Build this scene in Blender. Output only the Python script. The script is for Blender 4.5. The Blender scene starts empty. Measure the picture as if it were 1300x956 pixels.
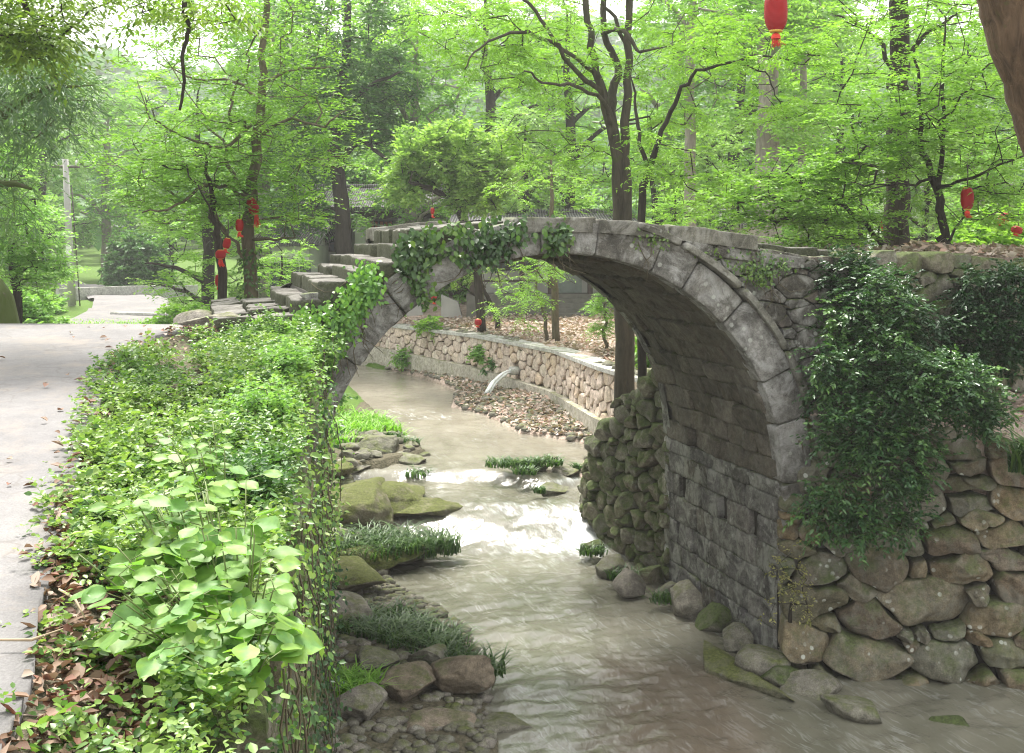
import bpy, math, random
import numpy as np
from mathutils import Vector

RNG = np.random.default_rng(7)
random.seed(7)
F_PX, YH = 1500.0, 303.0
sc = bpy.context.scene
COL = sc.collection

def P(px, py, Y):
    return np.array([(px - 650.0) / F_PX * Y, Y, (YH - py) / F_PX * Y])
def PZ(px, py, z):
    Y = z * F_PX / (YH - py)
    return P(px, py, Y)

# ------------------------------------------------------------------ noise
_perm = np.random.default_rng(3).permutation(256)
_perm = np.concatenate([_perm, _perm, _perm])
_val = np.random.default_rng(4).uniform(-1, 1, 256)
def vnoise(p):
    p = np.asarray(p, float)
    i = np.floor(p).astype(int); f = p - i; f = f * f * (3 - 2 * f); i &= 255
    def h(a, b, c):
        return _val[_perm[_perm[_perm[(i[..., 0] + a) & 255] + ((i[..., 1] + b) & 255)] + ((i[..., 2] + c) & 255)]]
    x, y, z = f[..., 0], f[..., 1], f[..., 2]
    l = lambda a, b, t: a + (b - a) * t
    return l(l(l(h(0,0,0), h(1,0,0), x), l(h(0,1,0), h(1,1,0), x), y), l(l(h(0,0,1), h(1,0,1), x), l(h(0,1,1), h(1,1,1), x), y), z)
def fbm(p, o=3):
    p = np.asarray(p, float); r = 0; a = 1.0
    for k in range(o):
        r = r + a * vnoise(p * 2.03 ** k + 17.3 * k); a *= .5
    return r
def smooth(a, b, x):
    t = np.clip((np.asarray(x, float) - a) / (b - a), 0, 1)
    return t * t * (3 - 2 * t)

# ------------------------------------------------------------------ objects
def tag(o, label=None, cat=None, group=None, kind=None):
    if label: o['label'] = label
    if cat: o['category'] = cat
    if group: o['group'] = group
    if kind: o['kind'] = kind
    return o
def empty(name, loc, label, cat, group=None):
    o = bpy.data.objects.new(name, None); COL.objects.link(o)
    o.location = Vector([float(v) for v in loc]); o.empty_display_size = .2
    return tag(o, label, cat, group)

class MB:
    """collects verts and faces (arrays of tris / quads) with a per-vertex value 'var'"""
    def __init__(s): s.v = []; s.f = []; s.a = []; s.b = []; s.n = 0
    def add(s, V, F, var=0.5, foam=0.0):
        V = np.asarray(V, float).reshape(-1, 3)
        if not isinstance(F, (list, tuple)): F = [F]
        for x in F:
            x = np.asarray(x, int)
            if len(x): s.f.append(x + s.n)
        s.v.append(V)
        s.a.append(np.broadcast_to(np.asarray(var, float), (len(V),)).copy())
        s.b.append(np.broadcast_to(np.asarray(foam, float), (len(V),)).copy())
        s.n += len(V)
    def build(s, name, mat, parent=None, origin=None, smooth_=True):
        V = np.concatenate(s.v); A = np.concatenate(s.a); B = np.concatenate(s.b)
        if parent is not None: origin = np.array(parent.matrix_world.translation) if origin is None else origin
        if parent is not None: origin = np.array(parent.location)
        if origin is None: origin = np.zeros(3)
        origin = np.asarray(origin, float)
        V = V - origin
        me = bpy.data.meshes.new(name)
        me.vertices.add(len(V)); me.vertices.foreach_set('co', V.astype(np.float32).ravel())
        li = np.concatenate([x.ravel() for x in s.f]); tot = np.concatenate([np.full(len(x), x.shape[1]) for x in s.f])
        me.loops.add(len(li)); me.loops.foreach_set('vertex_index', li.astype(np.int32))
        me.polygons.add(len(tot))
        st = np.concatenate([[0], np.cumsum(tot)[:-1]])
        me.polygons.foreach_set('loop_start', st.astype(np.int32))
        me.polygons.foreach_set('loop_total', tot.astype(np.int32))
        me.polygons.foreach_set('use_smooth', np.full(len(tot), bool(smooth_)))
        at = me.attributes.new('var', 'FLOAT', 'POINT'); at.data.foreach_set('value', A.astype(np.float32))
        if B.any():
            at = me.attributes.new('foam', 'FLOAT', 'POINT'); at.data.foreach_set('value', B.astype(np.float32))
        me.update(calc_edges=True); me.validate()
        me.materials.append(mat)
        o = bpy.data.objects.new(name, me); COL.objects.link(o)
        if parent is not None: o.parent = parent
        else: o.location = Vector([float(v) for v in origin])
        return o

def grid_faces(nu, nv, wrap=False):
    i = np.arange(nu - 1)[:, None]; j = np.arange(nv if wrap else nv - 1)[None, :]
    a = i * nv + j; b = i * nv + (j + 1) % nv
    return np.stack([a, b, b + nv, a + nv], -1).reshape(-1, 4)

def box_add(mb, lo, hi, var=.5, M=None):
    x0, y0, z0 = lo; x1, y1, z1 = hi
    V = np.array([[x0,y0,z0],[x1,y0,z0],[x1,y1,z0],[x0,y1,z0],[x0,y0,z1],[x1,y0,z1],[x1,y1,z1],[x0,y1,z1]], float)
    if M is not None: V = M(V)
    mb.add(V, np.array([[0,3,2,1],[4,5,6,7],[0,1,5,4],[1,2,6,5],[2,3,7,6],[3,0,4,7]]), var)

def tube_add(mb, pts, rad, sides=8, var=.5, cap=True):
    pts = np.asarray(pts, float); n = len(pts); rad = np.broadcast_to(np.asarray(rad, float), (n,))
    T = np.gradient(pts, axis=0); T /= np.linalg.norm(T, axis=1)[:, None] + 1e-9
    ref = np.array([0, 0, 1.0]) if abs(T[0, 2]) < .9 else np.array([1.0, 0, 0])
    U = np.zeros_like(T); u = np.cross(T[0], ref); u /= np.linalg.norm(u)
    for i in range(n):
        u = u - T[i] * (u @ T[i]); u /= np.linalg.norm(u) + 1e-9; U[i] = u
    W = np.cross(T, U)
    a = np.arange(sides) / sides * 2 * np.pi
    V = pts[:, None] + rad[:, None, None] * (np.cos(a)[None, :, None] * U[:, None] + np.sin(a)[None, :, None] * W[:, None])
    F = [grid_faces(n, sides, True)]
    if cap and sides >= 3:
        F.append(np.array([[(n - 1) * sides] + [(n - 1) * sides + 1 + k + j for j in range(2)] for k in range(sides - 2)]))
        F.append(np.array([[0, 2 + k, 1 + k] for k in range(sides - 2)]))
    mb.add(V.reshape(-1, 3), F, var)

# ------------------------------------------------------------------ materials
def newmat(name):
    m = bpy.data.materials.new(name); m.use_nodes = True
    nt = m.node_tree; nt.nodes.clear()
    out = nt.nodes.new('ShaderNodeOutputMaterial')
    return m, nt, out
def N(nt, t, **kw):
    n = nt.nodes.new(t)
    for k, v in kw.items():
        if k in n.inputs: n.inputs[k].default_value = v
        else: setattr(n, k, v)
    return n
def ramp(nt, fac, stops, interp='LINEAR'):
    r = nt.nodes.new('ShaderNodeValToRGB'); r.color_ramp.interpolation = interp
    e = r.color_ramp.elements
    while len(e) < len(stops): e.new(.5)
    for i, (p, c) in enumerate(stops):
        e[i].position = p; e[i].color = (c[0], c[1], c[2], 1) if not np.isscalar(c) else (c, c, c, 1)
    nt.links.new(fac, r.inputs[0]); return r.outputs[0]
def mixc(nt, fac, a, b, mode='MIX'):
    m = nt.nodes.new('ShaderNodeMix'); m.data_type = 'RGBA'; m.blend_type = mode
    for s, v in ((m.inputs[0], fac), (m.inputs[6], a), (m.inputs[7], b)):
        if hasattr(v, 'links'): nt.links.new(v, s)
        elif np.isscalar(v): s.default_value = v
        else: s.default_value = (v[0], v[1], v[2], 1)
    return m.outputs[2]
def noise(nt, scale, detail=4, rough=.55, vec=None, dist=0.0):
    n = N(nt, 'ShaderNodeTexNoise', Scale=scale, Detail=detail, Roughness=rough, Distortion=dist)
    if vec is None:
        tc = nt.nodes.new('ShaderNodeTexCoord'); vec = tc.outputs['Object']
    nt.links.new(vec, n.inputs['Vector']); return n.outputs['Fac']
def attr(nt, name='var'):
    a = nt.nodes.new('ShaderNodeAttribute'); a.attribute_name = name; return a.outputs['Fac']
def math_(nt, op, a, b=0.0, clamp=False):
    m = nt.nodes.new('ShaderNodeMath'); m.operation = op; m.use_clamp = clamp
    for s, v in ((m.inputs[0], a), (m.inputs[1], b)):
        if hasattr(v, 'links'): nt.links.new(v, s)
        else: s.default_value = v
    return m.outputs[0]
def bump(nt, h, strength=.5, dist=.02, nrm=None):
    b = N(nt, 'ShaderNodeBump', Strength=strength, Distance=dist); nt.links.new(h, b.inputs['Height'])
    if nrm is not None: nt.links.new(nrm, b.inputs['Normal'])
    return b.outputs[0]
def upness(nt, lo, hi):
    g = nt.nodes.new('ShaderNodeNewGeometry'); s = nt.nodes.new('ShaderNodeSeparateXYZ')
    nt.links.new(g.outputs['Normal'], s.inputs[0])
    m = N(nt, 'ShaderNodeMapRange'); m.inputs[1].default_value = lo; m.inputs[2].default_value = hi
    nt.links.new(s.outputs[2], m.inputs[0]); return m.outputs[0]
def finish(nt, out, col, rough=.85, normal=None, spec=.3):
    p = N(nt, 'ShaderNodeBsdfPrincipled', Roughness=rough if np.isscalar(rough) else .8)
    p.inputs['Specular IOR Level'].default_value = spec
    if hasattr(col, 'links'): nt.links.new(col, p.inputs['Base Color'])
    else: p.inputs['Base Color'].default_value = (*col, 1)
    if not np.isscalar(rough): nt.links.new(rough, p.inputs['Roughness'])
    if normal is not None: nt.links.new(normal, p.inputs['Normal'])
    nt.links.new(p.outputs[0], out.inputs[0]); return p

def stone_mat(name, cols, moss=(.055, .075, .018), moss_amt=.5, lichen=.3, stain=.5, bstr=.6, scale=1.0, rough=.88, mossup=(.0, .9), patina=None, speck=.6):
    """cols: list of colours picked by per-stone var"""
    m, nt, out = newmat(name)
    v = attr(nt)
    base = ramp(nt, v, [((i + .5) / len(cols), c) for i, c in enumerate(cols)])
    n1 = noise(nt, 2.2 * scale, 6, .6); n2 = noise(nt, 11 * scale, 8, .7); n3 = noise(nt, 70 * scale, 4, .7)
    base = mixc(nt, math_(nt, 'MULTIPLY', ramp(nt, n1, [(.38, 0.0), (.66, 1.0)]), stain), base, (.045, .043, .038))
    base = mixc(nt, .85, base, ramp(nt, n2, [(.3, .45), (.7, 1.5)]), 'MULTIPLY')
    base = mixc(nt, speck, base, ramp(nt, n3, [(.32, .45), (.68, 1.5)]), 'MULTIPLY')
    if patina is not None:      # pale lichen film
        n5 = noise(nt, 3.1 * scale, 8, .72, dist=.6)
        base = mixc(nt, math_(nt, 'MULTIPLY', ramp(nt, n5, [(.47, 0.0), (.6, 1.0)]), patina[3]), base, patina[:3])
    if lichen > 0:
        tc = nt.nodes.new('ShaderNodeTexCoord')
        vo = N(nt, 'ShaderNodeTexVoronoi', Scale=9 * scale); nt.links.new(tc.outputs['Object'], vo.inputs['Vector'])
        n4 = noise(nt, 2.0 * scale, 3, .6)
        spot = ramp(nt, math_(nt, 'ADD', vo.outputs['Distance'], math_(nt, 'MULTIPLY', n2, .35)), [(.38, 1.0), (.46, 0.0)])
        f = math_(nt, 'MULTIPLY', spot, ramp(nt, n4, [(.52, 0.0), (.6, 1.0)]))
        base = mixc(nt, math_(nt, 'MULTIPLY', f, lichen), base, (.5, .52, .47))
    if moss_amt > 0:
        up = upness(nt, *mossup)
        mn = noise(nt, 3.3 * scale, 6, .7)
        f = ramp(nt, math_(nt, 'ADD', math_(nt, 'MULTIPLY', up, .35), mn), [(.82 - .4 * moss_amt, 0.0), (1.05 - .4 * moss_amt, 1.0)])
        mc = mixc(nt, ramp(nt, noise(nt, 30 * scale, 5, .7), [(.35, 0.0), (.65, 1.0)]), tuple(c * .6 for c in moss), tuple(c * 1.9 for c in moss))
        base = mixc(nt, math_(nt, 'MULTIPLY', f, .85), base, mc)
    b = bump(nt, math_(nt, 'ADD', n2, math_(nt, 'MULTIPLY', n3, .35)), bstr, .03 / scale)
    b = bump(nt, n1, bstr * .6, .08 / scale, b)
    finish(nt, out, base, rough, b, .14)
    return m

def leaf_mat(name, cols, trans=.42, rough=.5, tcol=None, spec=.3, k=1.55, vein=0):
    m, nt, out = newmat(name); cols = [tuple(min(.8, c * k) for c in q) for q in cols]
    v = attr(nt)
    c = ramp(nt, v, [((i + .5) / len(cols), c) for i, c in enumerate(cols)])
    c = mixc(nt, .5, c, ramp(nt, noise(nt, .9, 2), [(.3, .8), (.7, 1.2)]), 'MULTIPLY')
    if vein: c = mixc(nt, .35, c, ramp(nt, noise(nt, 45, 3), [(.3, .7), (.7, 1.25)]), 'MULTIPLY')
    p = N(nt, 'ShaderNodeBsdfPrincipled', Roughness=rough); p.inputs['Specular IOR Level'].default_value = spec
    nt.links.new(c, p.inputs['Base Color'])
    t = N(nt, 'ShaderNodeBsdfTranslucent')
    tc = mixc(nt, 1.0, c, tcol or (1.22, 1.4, .6), 'MULTIPLY')
    nt.links.new(tc, t.inputs['Color'])
    mx = N(nt, 'ShaderNodeMixShader'); mx.inputs[0].default_value = trans
    nt.links.new(p.outputs[0], mx.inputs[1]); nt.links.new(t.outputs[0], mx.inputs[2])
    nt.links.new(mx.outputs[0], out.inputs[0])
    return m
def bark_mat(name, c1, c2, moss=0.0, sx=9, sz=2.0, bs=.8):
    m, nt, out = newmat(name)
    tc = nt.nodes.new('ShaderNodeTexCoord'); mp = N(nt, 'ShaderNodeMapping'); mp.inputs['Scale'].default_value = (sx, sx, sz)
    nt.links.new(tc.outputs['Object'], mp.inputs[0])
    n = noise(nt, 1.0, 6, .65, mp.outputs[0], .8); n2 = noise(nt, 1.3, 4)
    c = ramp(nt, n, [(.3, c1), (.7, c2)])
    c = mixc(nt, .6, c, ramp(nt, n2, [(.3, .65), (.7, 1.35)]), 'MULTIPLY')
    if moss: c = mixc(nt, ramp(nt, noise(nt, 2.3, 5, .7), [(.62 - .3 * moss, 0.0), (.72 - .3 * moss, .9)]), c, (.06, .085, .02))
    finish(nt, out, c, .9, bump(nt, n, bs, .05), .2)
    return m
def plain(name, c, rough=.7, vary=.25, scale=6, spec=.3, bs=.2):
    m, nt, out = newmat(name)
    n = noise(nt, scale, 5)
    col = mixc(nt, 1.0, c, ramp(nt, n, [(.25, 1 - vary), (.75, 1 + vary)]), 'MULTIPLY')
    finish(nt, out, col, rough, bump(nt, n, bs, .02), spec); return m

# stones
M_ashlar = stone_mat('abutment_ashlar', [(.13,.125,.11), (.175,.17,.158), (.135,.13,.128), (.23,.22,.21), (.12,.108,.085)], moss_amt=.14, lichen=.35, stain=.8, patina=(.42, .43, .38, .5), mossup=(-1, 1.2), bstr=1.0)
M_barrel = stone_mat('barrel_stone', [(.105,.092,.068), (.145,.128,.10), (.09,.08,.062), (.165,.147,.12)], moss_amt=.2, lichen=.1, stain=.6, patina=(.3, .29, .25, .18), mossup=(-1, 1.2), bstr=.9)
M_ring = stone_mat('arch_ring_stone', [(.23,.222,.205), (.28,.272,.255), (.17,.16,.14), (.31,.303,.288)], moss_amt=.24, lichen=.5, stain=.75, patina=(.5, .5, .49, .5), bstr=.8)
M_spand = stone_mat('spandrel_stone', [(.13,.12,.1), (.19,.18,.165), (.09,.085,.07), (.24,.23,.215), (.15,.125,.1)], moss_amt=.36, lichen=.6, stain=.8, patina=(.5, .5, .47, .45), bstr=1.0)
M_cap = stone_mat('coping_stone', [(.14,.135,.11), (.17,.165,.14), (.11,.105,.085)], moss_amt=.34, lichen=.4, stain=.4, patina=(.4, .39, .36, .35), mossup=(-.6, 1.6))
M_step = stone_mat('step_stone', [(.15,.142,.125), (.19,.18,.16), (.12,.115,.1)], moss=(.035,.04,.02), moss_amt=.7, lichen=.2, stain=.6, patina=(.3, .29, .27, .35), mossup=(.95, .1), bstr=.8)
M_rubble = stone_mat('rubble_boulder', [(.185,.14,.085), (.12,.13,.08), (.18,.135,.095), (.15,.145,.12), (.22,.18,.115), (.13,.10,.07), (.17,.165,.125)], moss=(.055,.075,.022), moss_amt=.42, lichen=.85, stain=.4, bstr=.7, mossup=(-.6, 1.2), patina=(.26, .27, .24, .3))
M_mossy = stone_mat('mossy_rubble', [(.17,.16,.115), (.22,.195,.145), (.14,.135,.105), (.25,.23,.19)], moss=(.042,.062,.014), moss_amt=.72, lichen=.25, stain=.35, bstr=.8, mossup=(-.5, 1.0))
M_pink = stone_mat('pink_rubble', [(.5,.41,.35), (.56,.46,.39), (.42,.34,.29), (.6,.52,.45), (.52,.41,.32)], moss_amt=.05, lichen=0, stain=.15, bstr=.6)
M_rock = stone_mat('stream_rock', [(.2,.19,.155), (.16,.155,.12), (.24,.22,.19)], moss=(.07,.085,.02), moss_amt=.38, lichen=.2, stain=.35, bstr=.7, mossup=(-.1, 1.2))
M_rockmoss = stone_mat('mossy_stream_rock', [(.2,.18,.13), (.17,.155,.11)], moss=(.06,.072,.014), moss_amt=.62, lichen=.1, stain=.4, bstr=.9, mossup=(-.2, 1.0))
M_rockbrown = stone_mat('brown_boulder', [(.19,.155,.115), (.24,.2,.155)], moss_amt=.12, lichen=.15, stain=.35, bstr=.7)
M_core = plain('dark_joint_fill', (.035, .032, .027), .95, .4)
M_pinkcore = plain('wall_mortar', (.16, .12, .095), .95, .3)
M_conc = stone_mat('pale_concrete', [(.42,.41,.39), (.47,.46,.44)], moss_amt=.1, lichen=0, stain=.25, bstr=.3)
M_concmoss = stone_mat('mossy_concrete', [(.4,.37,.31), (.45,.42,.36)], moss=(.12,.13,.05), moss_amt=.35, lichen=0, stain=.3, bstr=.3, mossup=(-1, 1.5))

# ------------------------------------------------------------------ stone generator
def clip_half(poly, p, n):
    """keep the side where (x-p).n <= 0"""
    out = []; L = len(poly)
    for i in range(L):
        a, b = poly[i], poly[(i + 1) % L]
        da = (a[0]-p[0])*n[0] + (a[1]-p[1])*n[1]; db = (b[0]-p[0])*n[0] + (b[1]-p[1])*n[1]
        if da <= 0: out.append(a)
        if (da < 0 < db) or (db < 0 < da):
            t = da / (da - db); out.append((a[0] + t*(b[0]-a[0]), a[1] + t*(b[1]-a[1])))
    return out
def area(poly):
    return .5 * sum(poly[i][0]*poly[(i+1) % len(poly)][1] - poly[(i+1) % len(poly)][0]*poly[i][1] for i in range(len(poly)))
def power_cells(u0, u1, v0, v1, seeds, rads, an=1.5):
    S = np.array(seeds, float); S[:, 1] *= an; w = np.array(rads, float) ** 2
    cells = []
    for i in range(len(S)):
        poly = [(u0, v0*an), (u1, v0*an), (u1, v1*an), (u0, v1*an)]
        d = S - S[i]; D = np.hypot(d[:, 0], d[:, 1]); order = np.argsort(D)[1:26]
        for j in order:
            if D[j] < 1e-6: continue
            n = d[j] / D[j]; t = (D[j]**2 + w[i] - w[j]) / (2*D[j])
            poly = clip_half(poly, S[i] + n*t, n)
            if len(poly) < 3: break
        if len(poly) >= 3 and abs(area(poly)) > 1e-4:
            cells.append([(x, y/an) for x, y in poly])
    return cells
def dart(u0, u1, v0, v1, rmin, rmax, rng, an=1.5, pw=2.0, tries=6000, fixed=()):
    pts = [tuple(f[:2]) for f in fixed]; rs = [f[2] for f in fixed]
    S = np.array([(p[0], p[1]*an) for p in pts]).reshape(-1, 2); R = np.array(rs)
    for k in range(tries):
        r = rmin + (rmax - rmin) * (1 - k/tries) ** pw * rng.uniform(.7, 1)
        p = np.array([rng.uniform(u0, u1), rng.uniform(v0, v1)*an])
        if len(S) and (np.hypot(*(S - p).T) < (R + r) * .86).any(): continue
        S = np.vstack([S, p]) if len(S) else p[None]; R = np.append(R, r)
    return [(a, b/an) for a, b in S], list(R)
def course_cells(u0, u1, v0, v1, hmin, hmax, wmin, wmax, rng, jit=.02, skip=()):
    cells = []; v = v0; rows = []
    while v < v1 - .05:
        h = rng.uniform(hmin, hmax)
        if v1 - (v + h) < hmin * .6: h = v1 - v
        rows.append((v, v + h)); v += h
    for a, b in rows:
        u = u0
        while u < u1 - .02:
            w = rng.uniform(wmin, wmax)
            if u1 - (u + w) < wmin * .6: w = u1 - u
            ok = True
            for (su, sv) in skip:
                if u <= su <= u + w and a <= sv <= b:
                    ok = False
            j = lambda: rng.uniform(-jit, jit)
            c = [(u + j()*.3, a), (u + w + j()*.3, a), (u + w + j()*.3, b + j()*.3), (u + j()*.3, b + j()*.3)]
            if ok: cells.append(c)
            else:       # keep a hole of about 20 cm beside a narrower stone
                if w > .34: cells.append([(u + .22, a), (u + w, a), (u + w, b), (u + .22, b)])
            u += w
    return cells
def stones(mb, cells, mapf, rng, h=(.1, .2), gap=.012, pil=1.0, amp=.02, m=20, tilt=.25, freq=3.0, rnd=2, uvamp=.01, back=.12, edgew=.5, var=None):
    for ci, c in enumerate(cells):
        c = np.array(c, float)
        if area(c) < 0: c = c[::-1]
        ctr = c.mean(0)
        A = abs(area(c)); per = sum(np.hypot(*(c[i] - c[i-1])) for i in range(len(c)))
        inr = 2 * A / per
        if inr < .015: continue
        k = max(.3, 1 - gap / inr); q = ctr + (c - ctr) * k
        for _ in range(rnd):
            nx = np.roll(q, -1, 0)
            e = (.17 if pil > .5 else .035)
            q = np.stack([q*(1-e) + nx*e, q*e + nx*(1-e)], 1).reshape(-1, 2)
        d = np.hypot(*(np.roll(q, -1, 0) - q).T); s = np.concatenate([[0], np.cumsum(d)])
        t = np.linspace(0, s[-1], m, endpoint=False); qq = np.vstack([q, q[:1]])
        ring = np.stack([np.interp(t, s, qq[:, 0]), np.interp(t, s, qq[:, 1])], 1)
        hh = rng.uniform(*h)
        if pil > .5:
            fr = np.array([1, 1.0, .985, .95, .88, .77, .64, .5, .33, .16]); pr = np.array([-1e3, .12, .52, .80, .94, 1.0, 1.0, 1.01, 1.02, 1.02])
        else:
            ew = min(.4, .009 / inr)
            fr = np.array([1, 1, 1 - ew*.5, 1 - ew*1.3, .66, .4, .15]); pr = np.array([-1e3, .8, .95, 1.0, 1.0, 1.0, 1.0])
        u = ctr[0] + (ring[None, :, 0] - ctr[0]) * fr[:, None]; v = ctr[1] + (ring[None, :, 1] - ctr[1]) * fr[:, None]
        u = np.append(u.ravel(), ctr[0]); v = np.append(v.ravel(), ctr[1])
        dd = np.append(np.repeat(pr, m), pr[-1]); isb = dd < -100
        sz = math.sqrt(A); tl = rng.uniform(-tilt, tilt, 2)
        off = rng.uniform(0, 90, 3)
        frq = freq / max(sz, .12) * .5
        base3 = np.stack([u * frq, v * frq, np.full_like(u, off[0])], 1) + off
        nz = fbm(base3 * 1.6, 3) * amp * min(1.3, sz / .35)
        dep = hh * dd + (tl[0] * (u - ctr[0]) + tl[1] * (v - ctr[1])) * np.clip(dd, 0, 1) + nz * np.clip(dd, 0, 1)
        if pil > .5:
            for _ in range(4):
                a_ = rng.uniform(0, 6.28); q_ = ((u - ctr[0]) * math.cos(a_) + (v - ctr[1]) * math.sin(a_)) / sz
                dep = np.minimum(dep, hh * rng.uniform(.86, 1.12) - rng.uniform(.15, .75) * hh * (q_ + .1) * (q_ > -.1) + nz * .5)
        dep[isb] = -back
        wf = uvamp * min(2, sz / .3)
        u = u + fbm(base3 * 1.3 + 31, 2) * wf; v = v + fbm(base3 * 1.3 + 57, 2) * wf
        V = mapf(u, v, dep)
        n = len(fr)
        F = [grid_faces(n, m, True)]
        cidx = n * m; last = (n - 1) * m
        F.append(np.array([[last + j, last + (j + 1) % m, cidx] for j in range(m)]))
        mb.add(V, F, rng.uniform(0, 1) if var is None else var[ci])

# ------------------------------------------------------------------ rocks
def _ico(n):
    import bmesh
    bm = bmesh.new(); bmesh.ops.create_icosphere(bm, subdivisions=n, radius=1)
    V = np.array([v.co[:] for v in bm.verts]); F = np.array([[v.index for v in f.verts] for f in bm.faces]); bm.free(); return V, F
ICO4 = _ico(5); ICO3 = _ico(4); ICO2 = _ico(3)
def rock_add(mb, c, size, rng, rotz=0.0, tilt=0.0, cuts=9, amp=.09, ico=None, var=None):
    V, F = ico or ICO3; V = V.copy()
    for k in range(cuts):
        n = rng.normal(size=3); n /= np.linalg.norm(n); d = rng.uniform(.45, .85)
        V -= np.maximum(0, V @ n - d)[:, None] * n * .92
    off = rng.uniform(0, 99, 3)
    V *= (1 + amp * fbm(V * 1.5 + off, 3) + (.055 if len(V) > 3000 else .03) * fbm(V * 4.3 + off, 4))[:, None]
    V *= np.array(size) / 2.0
    ct, st = math.cos(tilt), math.sin(tilt)
    V = np.stack([V[:, 0]*ct - V[:, 2]*st, V[:, 1], V[:, 0]*st + V[:, 2]*ct], 1)
    cz, sz = math.cos(rotz), math.sin(rotz)
    V = np.stack([V[:, 0]*cz - V[:, 1]*sz, V[:, 0]*sz + V[:, 1]*cz, V[:, 2]], 1) + np.array(c)
    mb.add(V, F, rng.uniform() if var is None else var)
def rock(name, label, c, size, mat, seed, group=None, rotz=0.0, tilt=0.0, cuts=9, amp=.09, cat='rock', ico=None):
    mb = MB(); rock_add(mb, c, size, np.random.default_rng(seed), rotz, tilt, cuts, amp, ico)
    o = mb.build(name, mat, None, origin=np.array(c) - [0, 0, size[2]/2])
    return tag(o, label, cat, group)

# ------------------------------------------------------------------ leaves
def unit(v): return v / (np.linalg.norm(v, axis=-1, keepdims=True) + 1e-9)
def leaves_add(mb, pos, d, nrm, L, W, var, fold=.18, droop=.0, shape=.45):
    pos = np.asarray(pos); d = unit(d); s = unit(np.cross(d, nrm)); nn = np.cross(s, d)
    L = np.broadcast_to(L, len(pos))[:, None]; W = np.broadcast_to(W, len(pos))[:, None]
    tip = pos + d * L - np.array([0, 0, 1.0]) * L * droop
    mid = pos + d * L * shape - np.array([0, 0, 1.0]) * L * droop * .25
    a = mid + s * W * .5 + nn * W * fold; b = mid - s * W * .5 + nn * W * fold
    V = np.stack([pos, a, tip, b], 1).reshape(-1, 3); n = len(pos)
    i = np.arange(n)[:, None] * 4
    F = np.concatenate([i + [0, 1, 2], i + [0, 2, 3]])
    mb.add(V, F, np.repeat(var, 4))
def leaves6_add(mb, pos, d, nrm, L, W, var, fold=.15, droop=.1):
    d = unit(d); s = unit(np.cross(d, nrm)); nn = np.cross(s, d)
    L = np.broadcast_to(L, len(pos))[:, None]; W = np.broadcast_to(W, len(pos))[:, None]; z = np.array([0, 0, 1.0])
    def q(t, w): return pos + d * L * t + s * W * w + nn * W * fold * abs(w) * 2 - z * L * droop * t * t
    V = np.stack([pos, q(.2, .4), q(.55, .47), q(1, 0), q(.55, -.47), q(.2, -.4)], 1).reshape(-1, 3)
    i = np.arange(len(pos))[:, None] * 6
    mb.add(V, np.concatenate([i + [0, 1, 2, 3], i + [0, 3, 4, 5]]), np.repeat(var, 6))
def bigleaf_add(mb, pos, d, nrm, L, W, var, rng, cup=.15, heart=True):
    """rounded leaf of 3 columns x 7 rows, serrated tip"""
    t = np.array([0, .12, .3, .5, .7, .87, 1.0])
    w = np.array([.12, .62, .95, 1.0, .8, .42, .02]) if heart else np.array([.04, .5, .85, 1.0, .85, .5, .02])
    for p, dd, nn_, l, ww, v in zip(pos, d, nrm, L, W, var):
        dd = dd / np.linalg.norm(dd); s = np.cross(dd, nn_); s /= np.linalg.norm(s); nn = np.cross(s, dd)
        cu = rng.uniform(.4, 1.4) * cup; ph = rng.uniform(0, 6)
        rows = []
        for k, (tt, wk) in enumerate(zip(t, w)):
            c = p + dd * l * tt + nn * (l * (-.9 * cu * tt * tt + .25*cu*tt))
            back = -.10 * l if (heart and k == 0) else 0
            wob = .03 * l * math.sin(ph + tt * 9)
            for xx in (-1, -.5, 0, .5, 1):
                sidec = c + s * ww * .5 * wk * xx + nn * (abs(xx) ** 1.5 * ww * .5 * cu * 1.1 + wob * xx) + dd * (back * abs(xx))
                rows.append(sidec)
        V = np.array(rows)
        vv = np.array([[v + (.24 if xx == 2 else 0) + (.09 if (k + xx) % 2 else -.07) for xx in range(5)] for k in range(7)]).ravel()
        mb.add(V, grid_faces(7, 5), np.clip(vv, 0, 1))

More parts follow.
